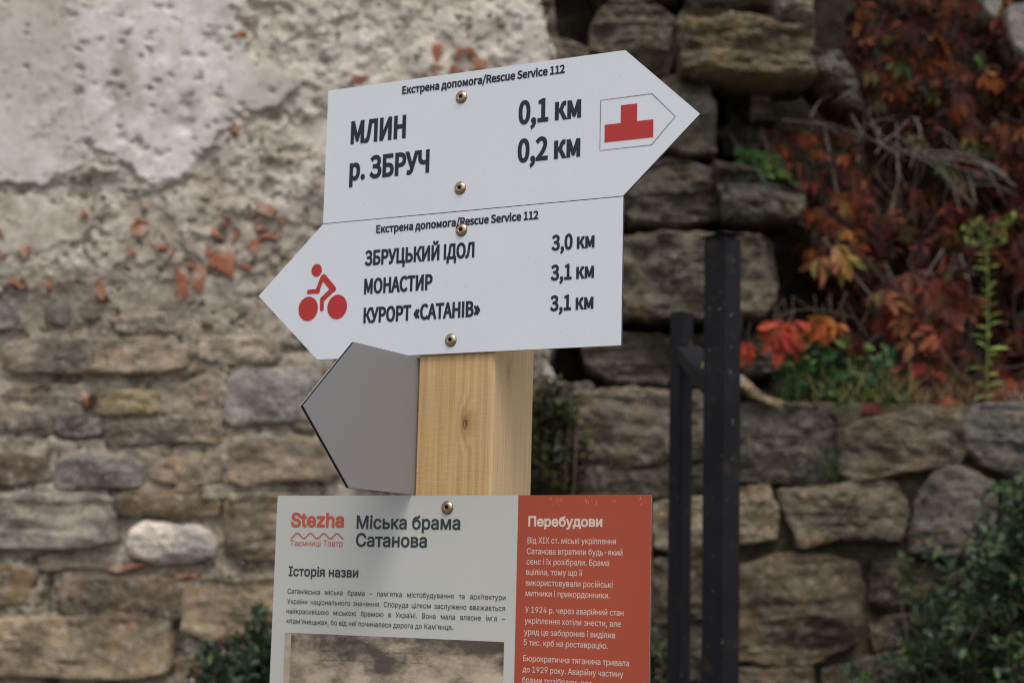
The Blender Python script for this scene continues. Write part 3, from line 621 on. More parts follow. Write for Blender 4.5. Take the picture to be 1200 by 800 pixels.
BOX_PAL = [(.022, .050, .020), (.030, .062, .024), (.018, .040, .018), (.042, .078, .028), (.026, .052, .026)]
def box_shrub(name, label, poly, D, dspread, nspr, seed, root_px, pal=BOX_PAL, leafL=0.020, slen=(.08, .16), extra=(), up=0.8, npair=9):
    g = np.random.default_rng(seed); root = at(*root_px, D); t = thing(name, label, 'shrub', (root[0], D, 0))
    xs_, ys_ = [p[0] for p in poly], [p[1] for p in poly]; ends = []
    while len(ends) < nspr:
        u, v = g.uniform(min(xs_), max(xs_), 400), g.uniform(min(ys_), max(ys_), 400); ok = in_poly(u, v, poly)
        for a, b in zip(u[ok], v[ok]): ends.append(at(a, b, D + g.normal(0, dspread)))
    ends = ends[:nspr] + [at(u, v, D - .03) for u, v in extra]
    P, T, N, L, W_, paths, rads = [], [], [], [], [], [], []
    for e in ends:
        out = np.array([(e[0] - root[0]) * 0.9, (e[1] - D) * 1.2, 0]); d = out + g.normal(0, .28, 3) + np.array([0, -.1, up * g.uniform(.5, 1.3)]); d /= np.linalg.norm(d)
        ln = g.uniform(*slen); s = e - d * ln; bend = g.normal(0, .015, 3); path = [s + d * ln * q + bend * math.sin(q * 3.1) for q in np.linspace(0, 1, 6)]
        paths.append(path); rads.append(np.linspace(.0022, .0008, 6))
        sv = np.cross(d, g.normal(0, 1, 3)); sv /= np.linalg.norm(sv); sw = np.cross(d, sv)
        for k in range(npair):
            q = (k + .6) / npair; p = s + d * ln * q + bend * math.sin(q * 3.1); a = k * 1.57 + g.normal(0, .3); si = math.cos(a) * sv + math.sin(a) * sw
            for sg in (1, -1):
                td = si * sg + d * g.uniform(.35, .9); P.append(p); T.append(td + g.normal(0, .12, 3)); N.append(d + g.normal(0, .3, 3)); l = leafL * g.uniform(.65, 1.2) * (1 - .3 * (q > .9)); L.append(l); W_.append(l * g.uniform(.42, .58))
        P.append(e); T.append(d); N.append(sv); L.append(leafL * .7); W_.append(leafL * .3)
    cols = pick(g, pal, len(P), .22)
    leaves_obj('foliage', P, T, N, L, W_, cols, LEAF_BOX, t)
    for k in range(14):                                       # main limbs up from the ground
        e = ends[g.integers(0, len(ends))]; b = np.array([root[0] + g.normal(0, .03), D + g.normal(0, .03), 0]); m = b * .45 + e * .55 + np.array([0, 0, -.05])
        paths.append(smooth_path([b, m, e], 4)); rads.append(np.linspace(.008, .002, len(paths[-1])))
    stems_obj(paths, rads, STEM, t)
    return t
box_shrub('box_shrub', 'dark green box shrub in front of the retaining wall, lower right', [(1210, 545), (1180, 590), (1150, 612), (1140, 640), (1120, 690), (1075, 700), (1060, 740), (1030, 770), (1000, 800), (980, 860), (1320, 860), (1320, 560)], 4.25, .11, 560, 900, (1190, 800), [(.030, .060, .024), (.042, .080, .030), (.024, .048, .022), (.060, .105, .036), (.036, .066, .032), (.09, .12, .04)], .034, (.09, .18), npair=6,
          extra=[(1066, 612), (1080, 630), (1096, 646), (1110, 660), (1052, 680), (1062, 660), (1128, 640), (1150, 590), (1160, 580), (1016, 790), (990, 784), (1110, 690), (1196, 572)])
box_shrub('box_shrub', 'small dark green box shrub at the foot of the plastered wall', [(302, 716), (316, 722), (330, 740), (350, 770), (345, 870), (216, 870), (222, 800), (232, 770), (248, 752), (262, 768), (276, 742), (284, 748), (296, 730)], 4.2, .06, 240, 901, (290, 800), leafL=.030, npair=6, extra=[(300, 722), (304, 712), (246, 756), (236, 768), (276, 746)])
box_shrub('wild_shrub', 'olive green shrub growing between the wooden post and the rubble wall', [(600, 470), (640, 440), (660, 452), (676, 480), (682, 520), (668, 560), (640, 600), (600, 600)], 4.55, .05, 120, 902, (630, 600), [(.040, .050, .018), (.055, .060, .020), (.028, .042, .018), (.090, .085, .022), (.04, .06, .024)], .030, (.08, .15), extra=[(655, 446), (672, 476), (680, 508)])
box_shrub('wild_shrub', 'low dark weedy shrub behind the foot of the steel railing', [(735, 740), (770, 736), (800, 760), (815, 800), (815, 860), (735, 860)], 4.3, .05, 90, 903, (770, 820), [(.024, .040, .014), (.040, .052, .018), (.05, .062, .02)], .024, (.07, .13))

# Virginia creeper in autumn colour: hand-shaped hanging leaves
RED = [(.085, .018, .012), (.065, .015, .012), (.12, .026, .014), (.055, .018, .013), (.11, .036, .014), (.045, .014, .012), (.16, .048, .016), (.085, .034, .016), (.075, .045, .018)]
ORANGE = [(.26, .075, .022), (.20, .055, .022), (.17, .04, .018), (.30, .11, .03), (.13, .035, .02)]
GREENY = [(.085, .085, .020), (.055, .075, .020), (.12, .095, .025), (.05, .07, .03)]
BRIGHT = [(.36, .045, .022), (.30, .055, .025), (.40, .09, .03)]
def creeper(label, regions, seed, root_px, D0, stems=()):
    g = np.random.default_rng(seed); r0 = at(*root_px, D0); t = thing('virginia_creeper', label, 'climbing plant', (r0[0], D0, r0[2]))
    P, T, N, L, W_, C = [], [], [], [], [], []; paths, rads = [], []
    for poly, n, D, ds, pal, size in regions:
        xs_, ys_ = [p[0] for p in poly], [p[1] for p in poly]; k = 0
        while k < n:
            u, v = g.uniform(min(xs_), max(xs_)), g.uniform(min(ys_), max(ys_))
            if not in_poly(np.array([u]), np.array([v]), poly)[0]: continue
            if n > 100 and vn(np.array([[u / 38, v / 38, seed]]), 5)[0] < g.uniform(-1.0, .25): continue
            k += 1; p = at(u, v, D + g.normal(0, ds)); dn = np.array([g.normal(0, .45), -.35 + g.normal(0, .25), -1 + g.normal(0, .35)]); dn /= np.linalg.norm(dn)
            nm = np.array([g.normal(0, .6), -1, .5 + g.normal(0, .4)]); sd = np.cross(dn, nm); sd /= np.linalg.norm(sd)
            col = pick(g, pal, 1, .3)[0]; s = size * g.uniform(.6, 1.25); m = g.integers(3, 6)
            for a in np.linspace(-.95, .95, m):
                td = dn * math.cos(a) + sd * math.sin(a) + g.normal(0, .1, 3); l = s * (1 - .28 * abs(a)) * g.uniform(.85, 1.1)
                P.append(p + td * .006); T.append(td); N.append(nm + g.normal(0, .35, 3)); L.append(l); W_.append(l * g.uniform(.30, .46)); C.append(np.clip(col * np.exp(g.normal(0, .14, 3)), 0, 1))
            q = p + np.array([g.normal(0, .03), .05, .06 + g.uniform(0, .04)]); paths.append([p, (p + q) / 2 + g.normal(0, .006, 3), q]); rads.append([.0012, .0013, .0014])
    leaves_obj('foliage', P, T, N, L, W_, C, LEAF_VINE, t, 'vine', .28, .3)
    for pl, D, r in stems:
        pt = smooth_path([at(u, v, D + .03 * math.sin(i * 2.1)) for i, (u, v) in enumerate(pl)], 4); stems_obj([pt], [np.linspace(r, r * .6, len(pt))], STEM, t)
    if len(paths) > 60:                                       # bare runners between the leaves
        for k in range(14):
            a0, b0 = paths[int(g.integers(len(paths)))][2], paths[int(g.integers(len(paths)))][2]; b0 = a0 + (b0 - a0) * min(1, .7 / (np.linalg.norm(b0 - a0) + 1e-6)); mid_ = (a0 + b0) / 2 + np.array([g.normal(0, .03), -.03, -.07])
            pt = smooth_path([a0, mid_, b0], 8); stems_obj([pt], [np.linspace(.0026, .0013, len(pt))], STEM if k % 2 else TWIG, t)
    stems_obj(paths, rads, STEM, t, 'leaf_stalks', 4); return t
creeper('big dark red Virginia creeper hanging over the bank, top right', [
    ([(1000, -60), (1050, -80), (1300, -80), (1300, 220), (1200, 240), (1120, 190), (1060, 150), (1010, 110), (990, 60)], 640, 5.05, .09, RED, .06),
    ([(1300, -80), (1800, -80), (1800, 470), (1300, 470)], 520, 5.02, .09, RED, .066), ([(1010, 60), (1200, 60), (1200, 250), (1080, 180)], 40, 4.98, .06, GREENY, .055), ([(1000, 20), (1060, 0), (1060, 90), (990, 80)], 18, 5.0, .05, GREENY + ORANGE, .06), ([(1010, 0), (1180, -10), (1190, 130), (1030, 120)], 34, 4.96, .05, ORANGE + RED, .075),
    ([(940, 230), (1000, 190), (1120, 200), (1300, 230), (1300, 470), (1180, 470), (1060, 400), (980, 350), (940, 290)], 520, 5.05, .09, RED, .06), ([(1080, 240), (1300, 230), (1300, 470), (1120, 470), (1060, 400)], 70, 4.96, .06, ORANGE[1:3] + ORANGE[4:] + GREENY + RED, .06),
    ([(1180, 40), (1300, 0), (1300, 480), (1190, 420)], 180, 4.98, .09, RED, .072)], 31, (1150, 300), 5.1,
    stems=[([(1112, -40), (1130, 60), (1140, 120)], 5.0, .004), ([(986, 330), (992, 356), (1020, 400)], 4.9, .005), ([(1060, 60), (1080, 150), (1070, 240), (1090, 330)], 5.05, .006)])
creeper('small orange creeper shoot between the rubble stones and the bare twigs', [
    ([(885, 150), (920, 140), (1000, 150), (1010, 240), (960, 270), (930, 240), (890, 200)], 60, 4.86, .05, ORANGE + RED[2:5], .055), ([(862, 170), (900, 175), (935, 210), (930, 235), (890, 215)], 26, 4.80, .03, [(.06, .12, .03), (.10, .15, .035), (.05, .09, .03)], .05), ([(955, 235), (1000, 220), (1020, 280), (980, 310)], 16, 4.86, .04, [(.30, .16, .03), (.22, .1, .03), (.2, .06, .02)], .06), ([(930, 250), (1040, 240), (1040, 330), (950, 320)], 40, 4.9, .05, RED[2:] + ORANGE[1:3], .06)], 32, (940, 260), 4.9)
creeper('creeper trail with large drooping orange and russet leaves above the grass', [
    ([(1025, 320), (1060, 310), (1140, 330), (1130, 400), (1070, 420), (1030, 380)], 34, 4.74, .04, [(.22, .06, .028), (.17, .035, .018), (.12, .022, .014), (.20, .08, .03), (.10, .03, .018)], .070), ([(950, 285), (1010, 285), (1000, 310), (960, 305)], 6, 4.76, .02, [(.22, .19, .05), (.26, .14, .06)], .08),
    ([(1000, 420), (1120, 420), (1200, 450), (1200, 478), (1000, 478)], 46, 4.72, .05, [(.22, .05, .025), (.30, .11, .04), (.16, .035, .03), (.12, .04, .025)], .05)], 33, (1080, 420), 4.76, stems=[([(1082, 360), (1094, 392), (1120, 436), (1140, 452)], 4.7, .004)])
creeper('bright scarlet creeper leaves beside the top of the steel railing', [([(908, 368), (940, 366), (948, 396), (912, 398)], 7, 4.62, .015, BRIGHT, .085), ([(948, 366), (985, 370), (980, 388), (950, 386)], 6, 4.64, .015, [(.38, .14, .04), (.32, .085, .03)], .075), ([(985, 370), (1010, 376), (1008, 400), (985, 396)], 4, 4.68, .02, RED[2:4], .09), ([(866, 396), (882, 396), (880, 412), (868, 412)], 3, 4.66, .02, BRIGHT, .05)], 34, (940, 420), 4.66, stems=[([(905, 372), (950, 362), (1000, 372)], 4.68, .003)])

# bare grey twigs
tw = thing('bare_twigs', 'tangle of dry grey twigs across the red creeper', 'branch', tuple(at(1050, 180, 4.8)))
TWP = [[(935, 690), (850, 640), (760, 600), (600, 590), (510, 590)], [(790, 800), (740, 740), (640, 640), (520, 590), (440, 520)], [(960, 730), (850, 645), (640, 610), (480, 596)], [(420, 600), (460, 555), (500, 510), (560, 462), (600, 465)], [(355, 640), (350, 560), (372, 470), (365, 380), (330, 330)], [(330, 440), (375, 530), (520, 600)], [(575, 460), (590, 510), (605, 580)], [(160, 460), (190, 410), (230, 378), (300, 348)], [(760, 660), (800, 720), (815, 800)], [(430, 500), (440, 560), (470, 590)], [(505, 480), (512, 600)], [(60, 470), (200, 480), (290, 500)], [(640, 610), (700, 700), (760, 830)], [(500, 600), (505, 700), (490, 800)], [(540, 520), (600, 590), (700, 640), (900, 700)]]
pp, rr_ = [], []
for i, pl in enumerate(TWP):
    pt = smooth_path([at(900 + .3 * u, .3 * v, 4.78 + .05 * math.sin(i * 1.7 + k)) + .006 * math.sin(k * 2.3 + i) * RT0 for k, (u, v) in enumerate(pl)], 5); pp.append(pt); rr_.append(np.linspace(.0034 if i < 3 else .0022, .0010, len(pt)))
g = np.random.default_rng(51)
for pt in list(pp):                                           # side shoots
    for q in range(3):
        k = int(g.integers(3, len(pt) - 1)); d = np.array(pt[k]) - np.array(pt[k - 1]); d = d / np.linalg.norm(d); sd_ = d * .5 + g.normal(0, .6, 3); sd_ /= np.linalg.norm(sd_); l = g.uniform(.05, .15)
        pp.append([pt[k], np.array(pt[k]) + sd_ * l * .5 + g.normal(0, .006, 3), np.array(pt[k]) + sd_ * l + np.array([0, 0, -.01]) + g.normal(0, .01, 3)]); rr_.append([.0016, .0012, .0007])
for p_, r_ in zip(pp, rr_): stems_obj([p_], [r_], TWIG, tw, 'twig', 6)

# tall green weed
wd = thing('tall_weed', 'tall pale green weed stem with narrow leaves in front of the creeper', 'plant', tuple(at(1156, 476, 4.66)))
g = np.random.default_rng(41); stem = smooth_path([at(u, v, 4.66) for u, v in ((1156, 476), (1157, 420), (1158, 350), (1156, 300), (1152, 262))], 6)
P, T, N, L, W_ = [], [], [], [], []; paths, rads = [stem], [np.linspace(.0036, .0018, len(stem))]
for k in range(46):
    q = (k / 46) ** .9; p = stem[int(q * (len(stem) - 1))] + g.normal(0, .002, 3); a = k * 2.4; td = np.array([math.cos(a), .6 * math.sin(a) - .2, .35 + g.normal(0, .25) - .3 * (q < .25)])
    l = g.uniform(.030, .062) * (1.25 - .75 * q); P.append(p); T.append(td); N.append(np.array([0, -.5, 1]) + g.normal(0, .3, 3)); L.append(l); W_.append(l * g.uniform(.24, .36))
for ex, ey in ((1134, 272), (1182, 258), (1168, 268), (1144, 262), (1176, 282), (1190, 254), (1140, 285)):
    e = at(ex, ey, 4.64 + g.normal(0, .02)); b = stem[int(.80 * len(stem))] + np.array([0, 0, g.uniform(-.02, .03)]); paths.append([b, (b + e) / 2 - np.array([0, 0, .008]), e]); rads.append([.0015, .0012, .001])
    for k in range(9): P.append(e + g.normal(0, .008, 3)); T.append(g.normal(0, .6, 3) + np.array([0, -.2, .6])); N.append(g.normal(0, 1, 3)); l = g.uniform(.010, .024); L.append(l); W_.append(l * .45)
leaves_obj('foliage', P, T, N, L, W_, pick(g, [(.22, .28, .055), (.27, .32, .08), (.16, .22, .05), (.30, .33, .10)], len(P)), LEAF_SOFT, wd, 'lance'); stems_obj(paths, rads, GREEN_STEM, wd)

# leafy green clump with grass on the wall top
lc = thing('leafy_clump', 'green leafy weed clump on the wall top under the scarlet leaves', 'plant', tuple(at(985, 470, 4.68)))
g = np.random.default_rng(42); P, T, N, L, W_, paths, rads = [], [], [], [], [], [], []
poly = [(905, 425), (930, 405), (985, 402), (1040, 410), (1062, 440), (1060, 476), (915, 478)]
while len(P) < 420:
    u, v = g.uniform(900, 1065), g.uniform(400, 480)
    if not in_poly(np.array([u]), np.array([v]), poly)[0]: continue
    p = at(u, v, 4.68 + g.normal(0, .04)); l = g.uniform(.022, .046); P.append(p); T.append(g.normal(0, .6, 3) + np.array([0, -.4, .35])); N.append(np.array([0, -.5, .9]) + g.normal(0, .45, 3)); L.append(l); W_.append(l * g.uniform(.45, .7))
    if len(P) % 5 == 0: b = at(u + g.normal(0, 8), 480, 4.69); paths.append([b, (p + b) / 2 + g.normal(0, .006, 3), p]); rads.append([.0016, .0013, .001])
leaves_obj('foliage', P, T, N, L, W_, pick(g, [(.042, .095, .035), (.06, .13, .04), (.035, .075, .04), (.09, .15, .04), (.03, .06, .028)], len(P), .3), LEAF_SOFT, lc); stems_obj(paths, rads, GREEN_STEM, lc)

def grass(name, kind_label, x0_, x1_, ybase, ytop, n, pal, D, seed):
    g = np.random.default_rng(seed); P, T, N, L, W_ = [], [], [], [], []
    for k in range(n):
        u = g.uniform(x0_, x1_); p = at(u, ybase + g.uniform(-8, 4), D + g.uniform(-.04, .10)); l = g.uniform(.4, 1) * (ybase - ytop) / FPX * D
        P.append(p); T.append(np.array([g.normal(0, .5), g.normal(-.1, .3), 1])); N.append(np.array([g.normal(0, .4), -1, .2])); L.append(l); W_.append(g.uniform(.002, .005))
    o = leaves_obj(name, P, T, N, L, W_, pick(g, pal, n, .25), LEAF_SOFT, None, 'lance', .3); o['kind'] = 'stuff'; o['label'] = kind_label; return o
grass('grass', 'fresh and yellowed grass blades on the wall top', 930, 1065, 478, 415, 240, [(.16, .17, .05), (.10, .15, .04), (.22, .19, .07), (.28, .22, .10)], 4.66, 43)
grass('dry_grass', 'dry straw coloured grass along the terrace edge', 1040, 1300, 478, 436, 420, [(.24, .17, .09), (.18, .12, .06), (.15, .06, .035), (.30, .22, .12), (.10, .11, .04)], 4.70, 44)
grass('moss', 'moss and tiny weeds rooted in the wall joints', 962, 990, 566, 500, 90, [(.05, .075, .02), (.09, .10, .03), (.035, .05, .018)], 4.585, 45)

# ------------------------------------------------------------------ black steel railing
g0 = at(850, 700, 3.3)
rl = thing('steel_railing', 'black painted square steel railing with a tall capped post and a sloping bar', 'railing', (g0[0], 3.3, 0))
def prism_between(a, b, wx, wy, roll=0.0, bev=0.002):
    a, b = Vector(a), Vector(b); d = (b - a); L = d.length; q = d.to_track_quat('Z', 'Y')
    bm = bmesh.new(); bmesh.ops.create_cube(bm, size=1); bmesh.ops.scale(bm, vec=(wx, wy, L), verts=bm.verts)
    bmesh.ops.bevel(bm, geom=bm.edges[:], offset=bev, segments=2, affect='EDGES'); bmesh.ops.rotate(bm, cent=(0, 0, 0), matrix=Matrix.Rotation(roll, 3, 'Z'), verts=bm.verts)
    bmesh.ops.transform(bm, matrix=Matrix.Translation((a + b) / 2) @ q.to_matrix().to_4x4(), verts=bm.verts); return bm
def bm_obj(name, bm, mat, parent, smooth=False):
    me = bpy.data.meshes.new(name); bmesh.ops.translate(bm, vec=-Vector(parent.location), verts=bm.verts); bm.to_mesh(me); bm.free(); me.materials.append(mat)
    o = bpy.data.objects.new(name, me); COL.objects.link(o); o.parent = parent; return o
tp = at(847, 280, 3.3); bm_obj('post', prism_between((tp[0], 3.3, 0), (tp[0], 3.3, tp[2]), .053, .053, R(41)), STEEL, rl)
bm = prism_between((0, 0, 0), (0, 0, .003), .066, .066, R(41), .0008); bmesh.ops.transform(bm, matrix=Matrix.Translation((tp[0] - .001, 3.3, tp[2] + .0035)) @ Euler((R(2), R(-5), 0)).to_matrix().to_4x4(), verts=bm.verts); bm_obj('post_cap', bm, STEEL, rl)
t2 = at(799, 366, 3.55); bm_obj('post', prism_between((t2[0], 3.55, 0), (t2[0], 3.55, t2[2]), .039, .034, R(46)), STEEL, rl)
a_ = at(805, 412, 3.55); b_ = at(846, 462, 3.3); bm_obj('sloping_bar', prism_between(a_, b_, .030, .056, R(90)), STEEL, rl)
yd = at(824, 428, 3.37); bm = bmesh.new(); bmesh.ops.create_uvsphere(bm, u_segments=12, v_segments=8, radius=.0055); bmesh.ops.scale(bm, vec=(.8, .5, 1.2), verts=bm.verts); bmesh.ops.translate(bm, vec=Vector(yd), verts=bm.verts)
bm_obj('lichen_spot', bm, plain('yellow_lichen', (.42, .33, .03), .9), rl)
a_ = at(801, 1000, 3.55); b_ = at(850, 1010, 3.3); bm_obj('low_bar', prism_between((t2[0], 3.55, .15), (tp[0], 3.3, .10), .03, .04), STEEL, rl)

# ------------------------------------------------------------------ the signpost
YAW = 0.4883; CS = np.array([0.9506, -1.6532, -0.0933])     # camera seen from the post: x along the boards, -y is their front
ZG = CAM_H - CS[2]                                           # board height 0 (top edge of the info board) above the ground
POST_Z = ZG
cy_, sy_ = math.cos(YAW), math.sin(YAW)
base = (-(cy_ * CS[0] + sy_ * CS[1]), -(-sy_ * CS[0] + cy_ * CS[1]), 0)
sign = thing('signpost', 'new square timber post carrying white arrow boards, a blank grey one and an info board', 'signpost', base, -YAW)
ROT = np.array([[cy_, sy_, 0], [-sy_, cy_, 0], [0, 0, 1]])   # sign frame -> world
def sp(u, v, yl=-0.004):
    """board-plane point (x, z above ground) seen at pixel (u, v)"""
    a, b = (u - 600) / FPX, -(v - 400) / FPX
    d = ROT.T @ (FW + a * RT + b * UP); o = np.array([CS[0], CS[1], CAM_H]); t = (yl - o[1]) / d[1]; p = o + d * t; return np.array([p[0], p[2]])
def lobj(name, V, Fc, mats, parent, smooth=False, midx=None): return mesh_obj(name, V, Fc, mats, parent, smooth, midx)
def plate(name, outline, y0, y1, front, parent, back=None, skin=0.0004):
    """a composite sheet: printed front skin, black core, back skin; outline in (x, z), front at y0 and back at y1"""
    n = len(outline); ys = [y0, y0 + skin, y1 - skin, y1]; V = [(x, yy, z) for yy in ys for x, z in outline]; Fc, mi = [tuple(range(n)), tuple(3 * n + k for k in range(n))[::-1]], [0, 2]
    for k in range(3):
        for j in range(n): Fc.append((k * n + j, k * n + n + j, k * n + n + (j + 1) % n, k * n + (j + 1) % n)); mi.append(k)
    o = lobj(name, V, Fc, [front, BLACKCORE, back or GREY_BACK], parent, False, mi); fix_normals(o); return o
def area(c): return 0.5 * np.sum(c[:, 0] * np.roll(c[:, 1], -1) - np.roll(c[:, 0], -1) * c[:, 1])
def flat(name, polys, y, mat, parent):
    """printed ink: triangulated outlines [outer, hole, hole...] on the board"""
    V, Fc = [], []
    for loops in polys:
        vs, ed = [], []
        for l in loops:
            b = len(vs); n = len(l); vs += [Vector((p[0] * 1000, p[1] * 1000)) for p in l]; ed += [(b + k, b + (k + 1) % n) for k in range(n)]
        ov, _, of, *_r = delaunay_2d_cdt(vs, ed, [], 0, 1e-5)
        b = len(V); V += [(v.x / 1000, y, v.y / 1000) for v in ov]
        ce = np.array([[(ov[t[0]].x + ov[t[1]].x + ov[t[2]].x) / 3000, (ov[t[0]].y + ov[t[1]].y + ov[t[2]].y) / 3000] for t in of])
        wn = sum(winding(ce[:, 0], ce[:, 1], l) for l in loops)
        big = max((np.array(l) for l in loops), key=lambda c: abs(area(c))); sgn = 1 if area(big) > 0 else -1
        ins = wn * sgn > 0
        of = [t for t, k in zip(of, ins) if k]
        for t in of:
            p, q, r = (ov[i] for i in t); ar = (q - p).cross(r - p)
            Fc.append(tuple(b + i for i in (t if ar > 0 else t[::-1])))
    return lobj(name, V, Fc, mat, parent)

